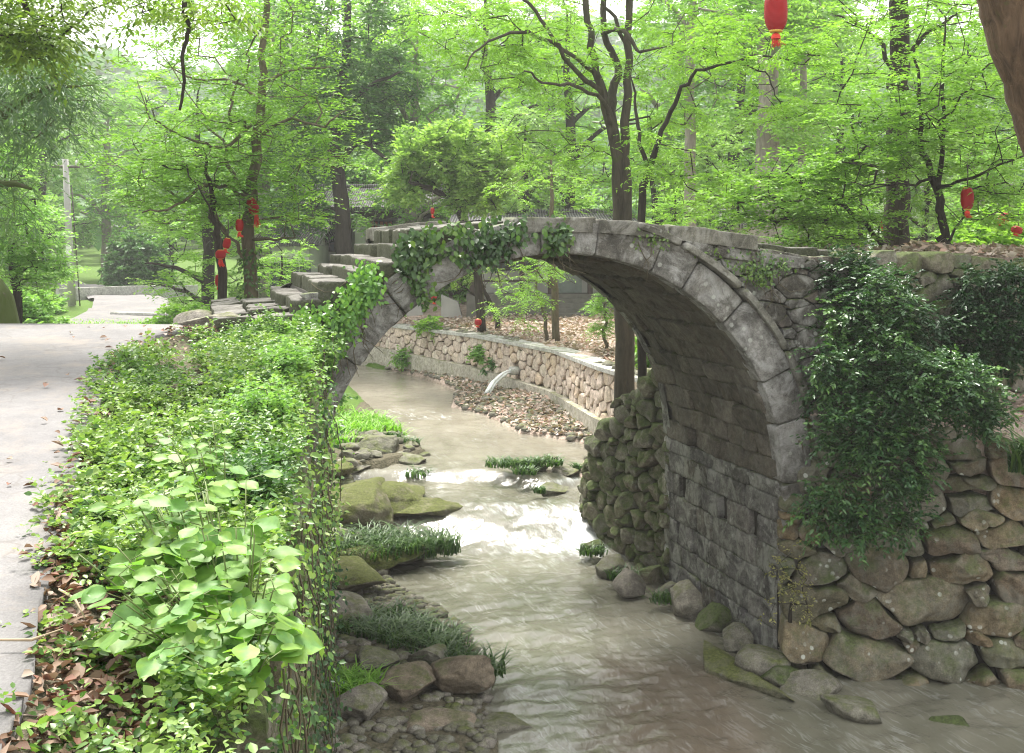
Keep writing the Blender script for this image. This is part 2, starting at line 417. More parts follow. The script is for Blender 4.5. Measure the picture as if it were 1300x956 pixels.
def spray(mb, T, D, rng, kind, varf=None):
    """T (n,3) spray origins, D (n,3) growth direction. kind dict."""
    n = len(T); nt_, nl = kind['twigs'], kind['leaves']
    k = n * nt_
    org = np.repeat(T, nt_, 0); dr = np.repeat(D, nt_, 0)
    az = rng.uniform(-1, 1, k) * kind.get('fan', 1.9); ca, sa = np.cos(az), np.sin(az)
    h = dr.copy(); h[:, 2] *= kind.get('flat', .3); h = unit(h + rng.normal(size=(k, 3)) * .08)
    tw = np.stack([h[:, 0]*ca - h[:, 1]*sa, h[:, 0]*sa + h[:, 1]*ca, h[:, 2] + rng.normal(size=k) * kind.get('vert', .2)], 1)
    tw = unit(tw); tl = kind['tlen'] * rng.uniform(.5, 1.15, k)
    org = org + rng.normal(size=(k, 3)) * kind.get('scatter', .05)
    t = (np.arange(nl)[None] + rng.uniform(.1, .9, (k, nl))) / nl
    pos = org[:, None] + tw[:, None] * (t * tl[:, None])[..., None]
    pos[..., 2] -= kind.get('sag', .15) * t**2 * tl[:, None]
    side = unit(np.cross(tw, [0, 0, 1.0]))[:, None] * np.where(np.arange(nl) % 2, 1, -1)[None, :, None]
    ang = kind.get('ang', .9)
    ld = unit(tw[:, None] * math.cos(ang) + side * math.sin(ang) + rng.normal(size=(k, nl, 3)) * .18)
    nr = np.array([0, 0, 1.0]) + rng.normal(size=(k, nl, 3)) * kind.get('njit', .35)
    L = kind['L'] * rng.uniform(.6, 1.2, (k, nl)); W = L * kind['W']
    base = rng.uniform(0, 1, n) if varf is None else varf
    var = np.clip(np.repeat(base, nt_)[:, None] * .6 + rng.uniform(0, .4, (k, nl)), 0, 1)
    m = k * nl
    if kind.get('round'): leaves6_add(mb, pos.reshape(m, 3), ld.reshape(m, 3), nr.reshape(m, 3), L.ravel(), W.ravel(), var.ravel(), droop=kind.get('droop', .15))
    else: leaves_add(mb, pos.reshape(m, 3), ld.reshape(m, 3), nr.reshape(m, 3), L.ravel(), W.ravel(), var.ravel(), droop=kind.get('droop', .15), shape=kind.get('shape', .42))

K_LAYER = dict(twigs=6, leaves=8, tlen=.5, L=.085, W=.55, fan=1.4, flat=.25, vert=.12, njit=.3, droop=.12)
K_PINN = dict(twigs=5, leaves=14, tlen=.5, L=.1, W=.34, fan=1.6, flat=.3, vert=.22, ang=1.15, njit=.22, droop=.3, sag=.35)
K_CAMPH = dict(twigs=6, leaves=7, tlen=.32, L=.1, W=.5, fan=2.6, flat=.8, vert=.5, njit=.7, droop=.1)
K_WILLOW = dict(twigs=5, leaves=11, tlen=.6, L=.13, W=.2, fan=2.2, flat=.5, vert=.25, ang=.6, njit=.6, droop=.5, sag=.7)
K_FAR = dict(twigs=6, leaves=7, tlen=.7, L=.2, W=.5, fan=2.2, flat=.4, vert=.3, njit=.6, droop=.15)

class Skel:
    def __init__(s): s.p = []; s.par = []; s.r0 = []
    def add(s, p, par, r=0.0): s.p.append(np.asarray(p, float)); s.par.append(par); s.r0.append(r); return len(s.p) - 1
    def limb(s, pts, rads, par=-1, sub=4, rng=None, wob=.02):
        """smooth polyline"""
        pts = np.asarray(pts, float); n = len(pts)
        tt = np.linspace(0, n - 1, (n - 1) * sub + 1)
        Q = []
        for t in tt:
            i = min(int(t), n - 2); f = t - i
            p0 = pts[max(i-1, 0)]; p1 = pts[i]; p2 = pts[i+1]; p3 = pts[min(i+2, n-1)]
            Q.append(.5*((2*p1) + (-p0+p2)*f + (2*p0-5*p1+4*p2-p3)*f*f + (-p0+3*p1-3*p2+p3)*f**3))
        R = np.interp(tt, np.arange(n), rads); ids = []
        for k, (q, r) in enumerate(zip(Q, R)):
            if k == 0 and par >= 0: ids.append(par); continue
            if rng is not None and 0 < k < len(Q)-1: q = q + rng.normal(size=3) * wob
            par = s.add(q, ids[-1] if ids else -1, r); ids.append(par)
        return ids
    def nearest(s, p): return int(np.argmin(np.linalg.norm(np.array(s.p) - p, axis=1)))
    def grow(s, T, rng, seg=.4, arc=.1, minz=None, skip=0, jit=.03):
        """connect each target to the closest node; returns growth directions"""
        Pn = np.array(s.p); best = np.full(len(T), 1e9); bi = np.zeros(len(T), int)
        pen = np.zeros(len(Pn)); pen[:skip] = 1e3
        if minz is not None: pen[Pn[:, 2] < minz] = 1e3
        for k in range(len(T)):
            d = np.linalg.norm(Pn - T[k], axis=1) + pen + np.maximum(0, Pn[:, 2] - T[k][2]) * .8; bi[k] = d.argmin(); best[k] = d.min()
        done = np.zeros(len(T), bool); D = np.zeros((len(T), 3))
        for _ in range(len(T)):
            k = int(np.where(done, 1e9, best).argmin()); done[k] = True
            a = s.p[bi[k]]; d = T[k] - a; L = np.linalg.norm(d); n = max(1, int(L / seg)); par = bi[k]; new = []
            for j in range(1, n + 1):
                t = j / n; q = a + d * t + np.array([0, 0, arc * L * math.sin(math.pi * t)])
                if j < n: q = q + rng.normal(size=3) * jit
                par = s.add(q, par); new.append(par)
            D[k] = T[k] - s.p[s.par[new[-1]]]
            NP = np.array([s.p[i] for i in new])
            rem = np.where(~done)[0]
            if len(rem):
                dist = np.linalg.norm(T[rem][:, None] - NP[None], axis=2) + np.maximum(0, NP[None, :, 2] - T[rem][:, None, 2]) * .8
                m = dist.min(1); am = dist.argmin(1); u = m < best[rem]
                best[rem[u]] = m[u]; bi[rem[u]] = np.array(new)[am[u]]
        return unit(D)
    def mesh(s, mb, tip=.006, ex=2.4, rmin=0.0, cut=0.0):
        n = len(s.p); acc = np.zeros(n); r = np.zeros(n); ch = [[] for _ in range(n)]
        for i in range(n - 1, -1, -1):
            r[i] = max(s.r0[i], max(tip, acc[i] ** (1/ex) if acc[i] > 0 else tip))
            if s.r0[i] > 0: r[i] = s.r0[i]
            if s.par[i] >= 0: acc[s.par[i]] += r[i] ** ex; ch[s.par[i]].append(i)
        heads = [i for i in range(n) if s.par[i] < 0]
        stack = [(h, None) for h in heads]
        while stack:
            h, pre = stack.pop()
            chain = [pre, h] if pre is not None else [h]
            c = h
            while ch[c]:
                cs = sorted(ch[c], key=lambda i: -r[i]); 
                for o in cs[1:]: stack.append((o, c))
                c = cs[0]; chain.append(c)
            if len(chain) < 2: continue
            R = np.array([r[i] for i in chain])
            if pre is not None: R[0] = min(R[0], R[1] * 1.25)
            if R.max() < cut: continue
            sides = 12 if R.max() > .12 else 8 if R.max() > .05 else 5 if R.max() > .02 else 3
            pts = np.array([s.p[i] for i in chain])
            if R.max() > .08:   # uneven bark girth
                R = R * (1 + .06 * vnoise(pts * 1.3 + 5))
            tube_add(mb, pts, R, sides)

def ellipsoid_targets(rng, specs):
    """specs: (centre, radii, n, shell) -> points, biased to the shell"""
    out = []
    for c, rr, n, sh in specs:
        d = unit(rng.normal(size=(n, 3))); q = rng.uniform(sh, 1, n) ** .6
        out.append(np.asarray(c) + d * q[:, None] * np.asarray(rr))
    return np.vstack(out)
def pxe(px, py, Y, rx, ry, n, ry_d=None, sh=.2):
    """ellipsoid given in pixels at depth Y"""
    c = P(px, py, Y); k = Y / F_PX
    return (c, (rx*k, (ry_d if ry_d is not None else rx*k*.8), ry*k), n, sh)

def tree(name, label, base, limbs, crown, kind, lmat, bmat, seed, group=None, seg=.4, tip=.006, cut=0.0, arc=.1, cat='tree', minz=None, extra=None, layer=None):
    """limbs: list of (points, radii, parent limb index or None)"""
    rng = np.random.default_rng(seed)
    root = empty(name, base, label, cat, group)
    sk = Skel(); ids = []
    for pts, rads, par in limbs:
        if par is None: ids.append(sk.limb(pts, rads, -1, 4, rng))
        else:
            near = min(ids[par], key=lambda i: np.linalg.norm(sk.p[i] - np.asarray(pts[0])))
            ids.append(sk.limb([sk.p[near]] + [np.asarray(q) for q in pts[1:]], rads, near, 4, rng))
    T = ellipsoid_targets(rng, crown)
    if layer: T[:, 2] = np.round(T[:, 2] / layer) * layer + rng.normal(size=len(T)) * layer * .16
    D = sk.grow(T, rng, seg, arc, minz)
    tb = MB(); sk.mesh(tb, tip, cut=cut); tb.build('trunk', bmat, root)
    cb = MB(); spray(cb, T, D, rng, kind); cb.build('crown', lmat, root)
    return root

def copy_thing(src, loc, rz, scale, label, group=None):
    r = src.copy(); COL.objects.link(r); r.location = Vector([float(x) for x in loc]); r.rotation_euler = (0, 0, rz)
    r.scale = (scale, scale, scale) if np.isscalar(scale) else scale
    r['label'] = label
    if group: r['group'] = group
    for ch in list(src.children):
        c = ch.copy(); COL.objects.link(c); c.parent = r
        for g in list(ch.children):
            gg = g.copy(); COL.objects.link(gg); gg.parent = c
    return r

# leaf materials
GL = leaf_mat('layered_leaf', [(.07,.14,.026), (.105,.19,.036), (.15,.25,.05), (.085,.165,.032)], .45)
GP = leaf_mat('pinnate_leaf', [(.075,.155,.02), (.11,.2,.028), (.15,.25,.035), (.09,.175,.025)], .45)
GC = leaf_mat('camphor_leaf', [(.08,.14,.035), (.12,.19,.05), (.17,.24,.07), (.1,.165,.045)], .48, k=1.75)
GD = leaf_mat('dark_leaf', [(.03,.075,.022), (.045,.1,.028), (.06,.125,.03), (.04,.09,.03)], .3)
GW = leaf_mat('willow_leaf', [(.045,.085,.04), (.06,.105,.05), (.08,.13,.05)], .3)
GF = leaf_mat('far_leaf', [(.075,.15,.04), (.11,.195,.055), (.15,.245,.075), (.12,.21,.06)], .45, k=1.7)
GB = leaf_mat('bank_leaf', [(.022,.055,.016), (.05,.105,.028), (.085,.16,.04), (.13,.21,.05), (.2,.28,.075), (.07,.14,.045)], .33, .4, k=1.25)
GBIG = leaf_mat('big_leaf', [(.13,.26,.045), (.17,.31,.06), (.21,.35,.06), (.15,.3,.08)], .4, .5, k=.95, vein=1)
GI = leaf_mat('ivy_leaf', [(.02,.055,.014), (.035,.085,.018), (.06,.13,.022), (.11,.19,.03)], .22, .38, spec=.5, k=1.0)
GS = leaf_mat('glossy_shrub_leaf', [(.022,.06,.022), (.035,.09,.03), (.06,.13,.04), (.10,.19,.05)], .25, .33, spec=.5, k=1.1)
GGR = leaf_mat('grass_blade', [(.03,.075,.02), (.05,.11,.025), (.08,.15,.03)], .3, .45, k=1.0)
GDS = leaf_mat('dark_wall_leaf', [(.015,.045,.018), (.025,.065,.022), (.04,.09,.03)], .2, .4, k=1.0)
GGB = leaf_mat('bright_grass', [(.09,.2,.02), (.13,.26,.03), (.16,.28,.04)], .4, .5)
DRY = leaf_mat('dry_leaf', [(.09,.05,.03), (.15,.09,.055), (.2,.13,.085), (.26,.19,.14), (.16,.06,.035), (.3,.24,.19)], .12, .7, tcol=(1.2, 1, .7), k=1.0)
YEL = leaf_mat('yellow_leaf', [(.25,.24,.09), (.32,.3,.13), (.2,.2,.07)], .3, k=1.0)
BK_DARK = bark_mat('dark_bark', (.018,.015,.011), (.05,.043,.033))
BK_DM = bark_mat('dark_olive_bark', (.035,.031,.022), (.085,.074,.056), .1)
BK_MID = bark_mat('brown_green_bark', (.07,.058,.038), (.15,.125,.085), .25)
BK_GREY = bark_mat('grey_bark', (.16,.145,.12), (.28,.26,.22))
BK_BIG = bark_mat('fissured_bark', (.05,.033,.022), (.15,.1,.065), .05, 14, 3.0, 1.0)
BK_MOSS = bark_mat('mossy_bark', (.06,.05,.035), (.14,.12,.09), 1.0)

# ================================================================== SETTING
TH = .264
BA = np.array([math.cos(TH), math.sin(TH)]); BN = np.array([-math.sin(TH), math.cos(TH)])
BC = np.array([.584, 14.0]); BR, BW, BZC = 2.884, 3.83, -3.065
def BP(s, w, z):
    s = np.asarray(s, float); w = np.asarray(w, float); z = np.asarray(z, float)
    s, w, z = np.broadcast_arrays(s, w, z)
    return np.stack([BC[0] + BA[0]*s + BN[0]*w, BC[1] + BA[1]*s + BN[1]*w, z], -1)
def NPL(px, py, w=0.0):
    """pixel -> (s, z) on the plane parallel to the near face, w behind it"""
    C2 = BC + BN * w; d = np.array([(px - 650) / F_PX, 1.0]); t = (C2 @ BN) / (d @ BN)
    return float((d * t - C2) @ BA), float(t * (YH - py) / F_PX)

LW = np.array([(4,-.9),(10,-1.2),(12.3,-.15),(14.2,-.3),(16.1,-.6),(18.2,-1.82),(19.2,-2.05),(20.2,-1.4),(21.6,-2.2),(23.6,-3.3),(24.3,-2.6),(25.5,-1.87),(27,-2.35),(29.1,-3.1),(36,-5),(41,-7),(46,-10),(50,-14)])
RW = np.array([(4,3.5),(12.3,3.2),(14.2,2.75),(18.4,2.1),(20.7,1.24),(22.3,1.26),(24.2,1.4),(25.9,1.9),(27,1.5),(28,.2),(30,-.4),(31,-.9),(32,-1.6),(35,-1.7),(37.5,-2.6),(41,-5.0),(46,-8.5),(50,-13)])
FWL = np.array([(20,6.0),(21,4.8),(22.5,3.7),(24.5,2.7),(27,1.95),(31.2,1.04),(36,-1.2),(41,-4.65),(44.5,-9),(47,-16),(50,-40)])
WLL = np.array([(2,-.8),(4,-.95),(10,-1.7),(13.25,-2.2),(16.95,-3.2),(18,-3.6)])
WRL = np.array([(14.75,3.37),(18.45,2.37),(21,1.3),(22,1.7),(23,3.0),(24.5,3.6)])
RED = np.array([(1,-1.2),(3.2,-1.5),(4.2,-1.7),(5.0,-2.0),(6.97,-2.58),(9.8,-3.39),(11.8,-3.54),(12.8,-3.25),(13.6,-3.1),(14.6,-3.9)])
def ip(A, y): return np.interp(y, A[:, 0], A[:, 1])
def rz(y):
    y = np.asarray(y, float)
    a = -1.6 + .0795 * (y - 4.2); b = np.maximum(-.96 - .079 * (y - 12.3), -3.22)
    return np.where(y < 12.3, a, b) - .03 * np.exp(-((y - 12.3) / 1.0) ** 2)
def wz(x, y):
    x = np.asarray(x, float); y = np.asarray(y, float)
    yc = 20.35 - .15 * x
    z = -5.35 + .45 * smooth(yc, yc + 1.5, y) + .2 * smooth(23.3, 24.0, y + .4 * np.sin(x * 1.3 + .6) + .15 * np.sin(x * 3.4)) + .28 * np.clip((y - 24) / 18, 0, 1.3)
    return z
def hills(x, y):
    r = np.hypot(x, y); a = np.arctan2(x, y)
    pk = .55 + .45 * np.sin(a * 5.0 + 1.1) * np.cos(a * 2.3 + .4)
    h = smooth(95, 340, r) * (20 + 26 * pk) + smooth(60, 120, r) * 2
    q = np.stack([x * .02, y * .02, 0 * x], -1)
    return (h + 9 * np.exp(-((a + .36) / .14) ** 2) * smooth(150, 330, r)) * (1 + .22 * fbm(q, 4) * smooth(70, 150, r))
def hg(x, y):
    x = np.asarray(x, float); y = np.asarray(y, float); x, y = np.broadcast_arrays(x, y)
    w = wz(x, y); L = ip(LW, y); Rr = ip(RW, y); fw = ip(FWL, y); wl = ip(WLL, y); wr = ip(WRL, y); r = rz(y)
    nz = fbm(np.stack([x*.9, y*.9, 0*x], -1), 3) * .09
    dl, dr = L - x, x - Rr
    bed = w - .3 * smooth(0, .6, np.minimum(x - L, Rr - x)) - .03
    # left of the water
    floor = w + .1 * smooth(0, .3, dl) + .09 * np.clip(dl, 0, 2.5) + nz
    plat = np.where(y < 15, r - .12 * smooth(ip(RED, y) - .1, ip(RED, y) + .4, x) - .10 * np.clip(x - ip(RED, y), 0, 2), r) + nz * .3
    slope = np.minimum(w + .08 + np.clip(dl, 0, 3) * .09 + np.clip(dl - 3, 0, 9) * .5 + nz, r + nz * .4)
    lft_near = np.where(x < wl - .25, plat, floor)
    k = smooth(16.8, 17.2, y)
    lft = lft_near * (1 - k) + slope * k
    # right of the water
    rfloor = w - .14 + nz * .4
    beach = w + .07 + .15 * np.clip(dr, 0, 4) + nz * .6
    terr = -2.97 + .045 * np.clip(x - fw, 0, 9) + smooth(9, 20, x - fw) * .6 - .25 * smooth(-10, -22, x) + nz * .5
    up = np.where(y < 15.75 + .26 * (x - 4), -2.35 + .25 * (y - 14.6), -.32 + .03 * np.clip(x - 4, 0, 30) + nz)
    edge = np.interp(y, [18.3, 19.5, 21, 23], [-1.95, -3.0, -4.1, -4.3])
    upb = np.minimum(up, edge + .55 * np.clip(x - wr, 0, 12) + nz)
    upb = np.maximum(np.where(y > 18.3, upb, up), np.where((x > fw) & (y > 20), terr, -9))
    k2 = smooth(21, 27, y) ; upb = np.where((x > fw) & (y > 20), upb * (1 - k2) + terr * k2, upb)
    rgt_near = np.where((x > wr + .25) & (y > 14.85 - .08 * (x - 4)), upb, rfloor)
    rgt_far = np.where(x > fw + .28, np.where(y < 27, upb, terr), beach)
    rgt = np.where(y > 23.2, rgt_far, rgt_near)
    h = np.where(x < L, lft, np.where(x > Rr, rgt, bed))
    h = np.where(y > 49, np.where(x > -12, terr, np.minimum(r + nz, r + nz)), h)
    hb = -3.0 + nz
    rr = np.hypot(x, y); kk = smooth(55, 75, rr)
    h = h * (1 - kk) + hb * kk + hills(x, y)
    behind = smooth(3.2, 1.5, y) * smooth(0, 1, np.abs(x))
    return h
def gz(x, y): return float(hg(np.array([x]), np.array([y]))[0])

# ---- ground sheet
def axis(segs):
    out = []
    for a, b, st in segs: out += list(np.arange(a, b, st))
    return np.array(out)
gx = axis([(-460,-100,20),(-100,-30,5),(-30,-8,.8),(-8,-4,.2),(-4,5,.1),(5,9,.2),(9,30,.8),(30,100,5),(100,461,20)])
gy = axis([(-120,-10,10),(-10,2,1),(2,30,.12),(30,50,.25),(50,90,1.2),(90,480,15)])
GX, GY = np.meshgrid(gx, gy)
GZ = hg(GX, GY)
gb = MB()
zone = np.full(GX.shape, .3)
zone = np.where((GX < ip(LW, GY) - 1.2) & (GY > 17), .62, zone)
zone = np.where((GX > ip(RW, GY)) & (GX < ip(FWL, GY) + .2) & (GY > 23), .1, zone)
zone = np.where((GX > ip(FWL, GY) + .2) & (GY > 23) & (GY < 48), .02, zone)
zone = np.where((GX < -4) & (GY > 12), .9, zone)
zone = np.where(GY > 48, .9, zone)
zone = np.where(np.hypot(GX, GY) > 95, 1.0, zone)
zone = np.where((GX > 3.3) & (GY > 14.6) & (GY < 24), .12, zone)
F = grid_faces(len(gy), len(gx))
gb.add(np.stack([GX, GY, GZ], -1).reshape(-1, 3), F, zone.ravel())
m, nt, out = newmat('ground_soil')
v = attr(nt); n1 = noise(nt, 3.0, 6, .65); n2 = noise(nt, 22, 4, .7)
litter = ramp(nt, n2, [(.3, (.2,.15,.12)), (.5, (.38,.3,.25)), (.7, (.48,.41,.36))])
litter = mixc(nt, ramp(nt, n1, [(.5, 0.0), (.7, .8)]), litter, (.13, .1, .07))
soil = ramp(nt, n2, [(.3, (.05,.048,.03)), (.7, (.17,.15,.105))])
grass = ramp(nt, n2, [(.3, (.05,.09,.02)), (.7, (.12,.2,.04))])
c = mixc(nt, ramp(nt, v, [(.15, 0.0), (.28, 1.0)]), litter, soil)
c = mixc(nt, ramp(nt, math_(nt, 'ADD', v, math_(nt, 'MULTIPLY', n1, .3)), [(.75, 0.0), (.95, 1.0)]), c, grass)
c = mixc(nt, ramp(nt, v, [(1.5, 0.0), (1.8, 1.0)]), c, ramp(nt, noise(nt, .25, 6, .7), [(.35, (.03,.055,.02)), (.65, (.075,.12,.04))]))
finish(nt, out, c, .95, bump(nt, n2, .8, .05), .1); M_ground = m
ground = gb.build('ground', M_ground); tag(ground, 'leaf strewn earth banks and valley floor around the stream', 'ground', kind='structure')

# ---- road
m, nt, out = newmat('worn_concrete_road')
n1 = noise(nt, .8, 5, .6); n2 = noise(nt, 9, 6, .7); n3 = noise(nt, 90, 3, .6)
c = ramp(nt, n1, [(.3, (.145,.14,.14)), (.7, (.19,.184,.18))])
c = mixc(nt, .5, c, ramp(nt, n2, [(.25, .7), (.75, 1.25)]), 'MULTIPLY'); c = mixc(nt, .5, c, ramp(nt, n3, [(.25, .6), (.75, 1.35)]), 'MULTIPLY')
c = mixc(nt, ramp(nt, noise(nt, 1.7, 7, .75), [(.5, 0.0), (.66, .55)]), c, (.25, .215, .18))
tc = nt.nodes.new('ShaderNodeTexCoord'); vo = N(nt, 'ShaderNodeTexVoronoi', feature='DISTANCE_TO_EDGE', Scale=.42)
mpn = nt.nodes.new('ShaderNodeVectorMath'); mpn.operation = 'ADD'
nn = N(nt, 'ShaderNodeTexNoise', Scale=2.0, Detail=4); nt.links.new(tc.outputs['Object'], nn.inputs['Vector'])
nt.links.new(tc.outputs['Object'], mpn.inputs[0]); nt.links.new(nn.outputs['Color'], mpn.inputs[1]); nt.links.new(mpn.outputs[0], vo.inputs['Vector'])
c = mixc(nt, ramp(nt, vo.outputs['Distance'], [(.0, .6), (.006, 0.0)]), c, (.12, .11, .1))
finish(nt, out, c, .88, bump(nt, math_(nt, 'ADD', n2, n3), .25, .01), .2); M_road = m
rb = MB()
ys = np.arange(1.0, 12.46, .15); us = np.linspace(0, 1, 40)
E_ = ip(RED, ys) + .05 * vnoise(np.stack([ys*2.3, 0*ys, 0*ys], -1)) * (ys > 5)
X = -11 + (E_[:, None] + 11) * us[None]; Y = np.broadcast_to(ys[:, None], X.shape)
Z = rz(Y) + .05 + .006 * vnoise(np.stack([X*.8, Y*.8, 0*X], -1))
V = np.stack([X, Y, Z], -1); V = np.concatenate([V, V[:, -1:] - [0, 0, .16]], 1)
rb.add(V.reshape(-1, 3), grid_faces(len(ys), 41))
cen = np.array([(12.4, -7.2, 3.6), (14.6, -7.45, 3.55), (20, -9.2, 2.9), (28, -11.2, 2.3), (36, -13.0, 2.0), (44, -14.7, 1.8), (51, -16.4, 1.75), (58, -18.7, 1.8), (64, -22.5, 1.9), (70, -28, 2)])
ys = np.concatenate([[12.46, 12.5, 12.9], np.arange(13.5, 70, .5)]); cx = np.interp(ys, cen[:, 0], cen[:, 1]); hw = np.interp(ys, cen[:, 0], cen[:, 2]); us = np.linspace(-1, 1, 9)
X = cx[:, None] + hw[:, None] * us[None]; Y = np.broadcast_to(ys[:, None], X.shape)
Z = np.maximum(rz(Y), hg(X, Y)) + .07 - .16 * (Y < 13.2) + .12 * smooth(42, 45, Y)
rb.add(np.stack([X, Y, Z], -1).reshape(-1, 3), grid_faces(len(ys), 9))
tag(rb.build('road', M_road), 'pale worn concrete lane climbing past the bridge', 'road', kind='structure')

# ---- water
m, nt, out = newmat('stream_water')
tc = nt.nodes.new('ShaderNodeTexCoord'); mp = N(nt, 'ShaderNodeMapping'); mp.inputs['Scale'].default_value = (1.0, .45, 1); mp.inputs['Rotation'].default_value = (0, 0, .12)
nt.links.new(tc.outputs['Object'], mp.inputs[0])
w1 = noise(nt, 4.0, 6, .62, mp.outputs[0], .25); w2 = noise(nt, 19, 4, .65, mp.outputs[0], .3); w3 = noise(nt, 1.1, 3, .5, mp.outputs[0], .5)
fo = attr(nt, 'foam')
rt = N(nt, 'ShaderNodeMapping'); rt.inputs['Rotation'].default_value = (0, 0, -.45); nt.links.new(tc.outputs['Object'], rt.inputs[0])
mp2 = N(nt, 'ShaderNodeMapping'); mp2.inputs['Scale'].default_value = (8.0, 2.4, 1); nt.links.new(rt.outputs[0], mp2.inputs[0])
fs = noise(nt, 1.0, 6, .7, mp2.outputs[0], .5)
mask = ramp(nt, math_(nt, 'ADD', math_(nt, 'MULTIPLY', fo, .75), math_(nt, 'MULTIPLY', fs, .8)), [(.66, 0.0), (1.0, .95)])
base = ramp(nt, w3, [(.35, (.11,.108,.08)), (.65, (.17,.163,.128))])
mp3 = N(nt, 'ShaderNodeMapping'); mp3.inputs['Scale'].default_value = (5.0, .9, 1); nt.links.new(rt.outputs[0], mp3.inputs[0])
rd = math_(nt, 'ABSOLUTE', math_(nt, 'SUBTRACT', noise(nt, 1.0, 6, .6, mp3.outputs[0], .4), .5))
base = mixc(nt, math_(nt, 'MULTIPLY', ramp(nt, rd, [(.0, 1.0), (.035, 0.0)]), math_(nt, 'MULTIPLY', ramp(nt, w1, [(.42, 0.0), (.62, 1.0)]), .5)), base, (.36, .37, .35))
red = attr(nt)  # shallow brown bed showing through
base = mixc(nt, red, base, (.13, .075, .05))
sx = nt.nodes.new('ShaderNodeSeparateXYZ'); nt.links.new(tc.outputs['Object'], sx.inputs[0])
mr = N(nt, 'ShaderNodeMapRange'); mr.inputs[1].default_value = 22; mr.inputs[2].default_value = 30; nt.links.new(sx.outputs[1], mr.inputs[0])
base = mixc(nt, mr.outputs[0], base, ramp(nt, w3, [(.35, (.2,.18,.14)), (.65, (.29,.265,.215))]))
base = mixc(nt, mask, base, (.46, .49, .5))
rg = ramp(nt, mask, [(0, .07), (1, .75)])
b = bump(nt, w1, .5, .05); b = bump(nt, w2, .4, .014, b); b = bump(nt, fs, .25, .02, b)
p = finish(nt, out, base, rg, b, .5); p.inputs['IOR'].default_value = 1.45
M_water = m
wx = np.arange(-4.5, 6.51, .07); wy = np.concatenate([np.arange(3, 9, .15), np.arange(9, 25, .055), np.arange(25, 49, .14)])
WX0, WY = np.meshgrid(wx, wy); sh = np.interp(WY, [0, 26, 50], [0, 0, -8.5]); WX = WX0 + sh
Wz = wz(WX, WY)
casc = smooth(19.6, 20.6, WY + .15*WX) * smooth(22.6, 21.4, WY) * smooth(-.8, .25, WX + .3*(WY-21)) * smooth(2.2, 1.2, WX)
hump = np.exp(-(((WX + .35) / 1.0) ** 2 + ((WY - 20.75 + .35*WX) / .45) ** 2)) * .16 + np.exp(-(((WX + 1.9) / .6) ** 2 + ((WY - 21.0) / .5) ** 2)) * .12
lip = np.exp(-((WY - 23.62 + .4*np.sin(WX*1.3 + .6) + .15*np.sin(WX*3.4)) / .16) ** 2) * smooth(-.25, .45, vnoise(np.stack([WX*1.3, WY*.2, 0*WX+3], -1)))
q = np.stack([WX*1.6, WY*.8, 0*WX], -1)
Wz = Wz + hump + fbm(q, 3) * (.012 + .055 * casc + .018 * smooth(17, 20, WY) * smooth(22, 20, WY) + .02 * smooth(16.5, 13, WY) * smooth(-.2, 1.5, WX)) + .03 * lip
cx_, cy_ = WX * .9 + WY * .45, WY * .9 - WX * .45
Wz = Wz + .020 * fbm(np.stack([cx_*2.6, cy_*4.2, 0*WX + 4], -1), 3) * (1 - .7 * smooth(23, 27, WY)) + .008 * fbm(np.stack([cx_*8, cy_*12, 0*WX + 8], -1), 2)
st = fbm(np.stack([WX*2.6 + .3*WY, WY*.55, 0*WX + 9], -1), 3)
foam = (.33 + .2 * np.clip(st, -1, 1)) * casc * (1 - .7 * np.clip(hump / .12, 0, 1)) + .36 * lip + .2 * smooth(18.0, 19.9, WY) * smooth(21.0, 20.2, WY) * smooth(-1.2, .2, WX) + .10 * smooth(33, 28, WY) * smooth(25.5, 27.5, WY) * smooth(-.1, .6, st) + .10 + .1 * smooth(.15, .7, st) * smooth(19.5, 16, WY) + .12 * smooth(36, 28, WY) * (WY > 30)
strk = np.exp(-((WX - (2.45 - .62 * (17.0 - WY)*.2 - .0)) / .16) ** 2) * smooth(18.2, 16.5, WY)
foam = foam + .0 * strk + .03 + .10 * smooth(24, 27, WY) * smooth(-.2, .6, st)
redm = .4 * smooth(15.6, 14.4, WY) * smooth(.5, 1.3, WX + .12*st) * smooth(3.2, 2.3, WX)
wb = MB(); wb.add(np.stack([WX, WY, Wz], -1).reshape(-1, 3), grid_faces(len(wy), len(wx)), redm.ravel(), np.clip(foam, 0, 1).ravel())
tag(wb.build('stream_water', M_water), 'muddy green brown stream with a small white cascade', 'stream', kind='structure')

# ================================================================== BRIDGE
bridge = empty('stone_arch_bridge', BP(0, 0, BZC - 2.6), 'old humpbacked stone arch bridge draped in ivy over the stream', 'bridge')
RC = np.random.default_rng(21)
ST_S = [-3.17, -2.87, -2.52, -2.27, -1.98, -1.71]; ST_Z = [-.69, -.48, -.35, -.235, -.075, .12]
def topz(s):
    s = np.asarray(s, float)
    return np.interp(s, [-1.71, -1.2, -.6, 0, .6, 1.3, 2.0, 2.55, 3.2, 4], [.12, .17, .215, .235, .215, .15, .07, .0, -.1, -.14])
def facez(s):
    s = np.asarray(s, float); z = topz(s) - .12
    for i in range(6):
        z = np.where(s < (ST_S[i+1] if i < 5 else -1.6), np.where(s >= ST_S[i], ST_Z[i] - .14, z), z)
    return np.where(s < ST_S[0], -.95, z)
# core
cb = MB()
ss = np.concatenate([np.arange(-3.9, -BR - .12, .15), np.linspace(-BR - .12, BR + .12, 90), np.arange(BR + .2, 4.4, .15)])
RA = BR + .12
def archz(s): return np.where(np.abs(s) < RA, BZC + np.sqrt(np.maximum(0, RA**2 - s**2)), -6.0)
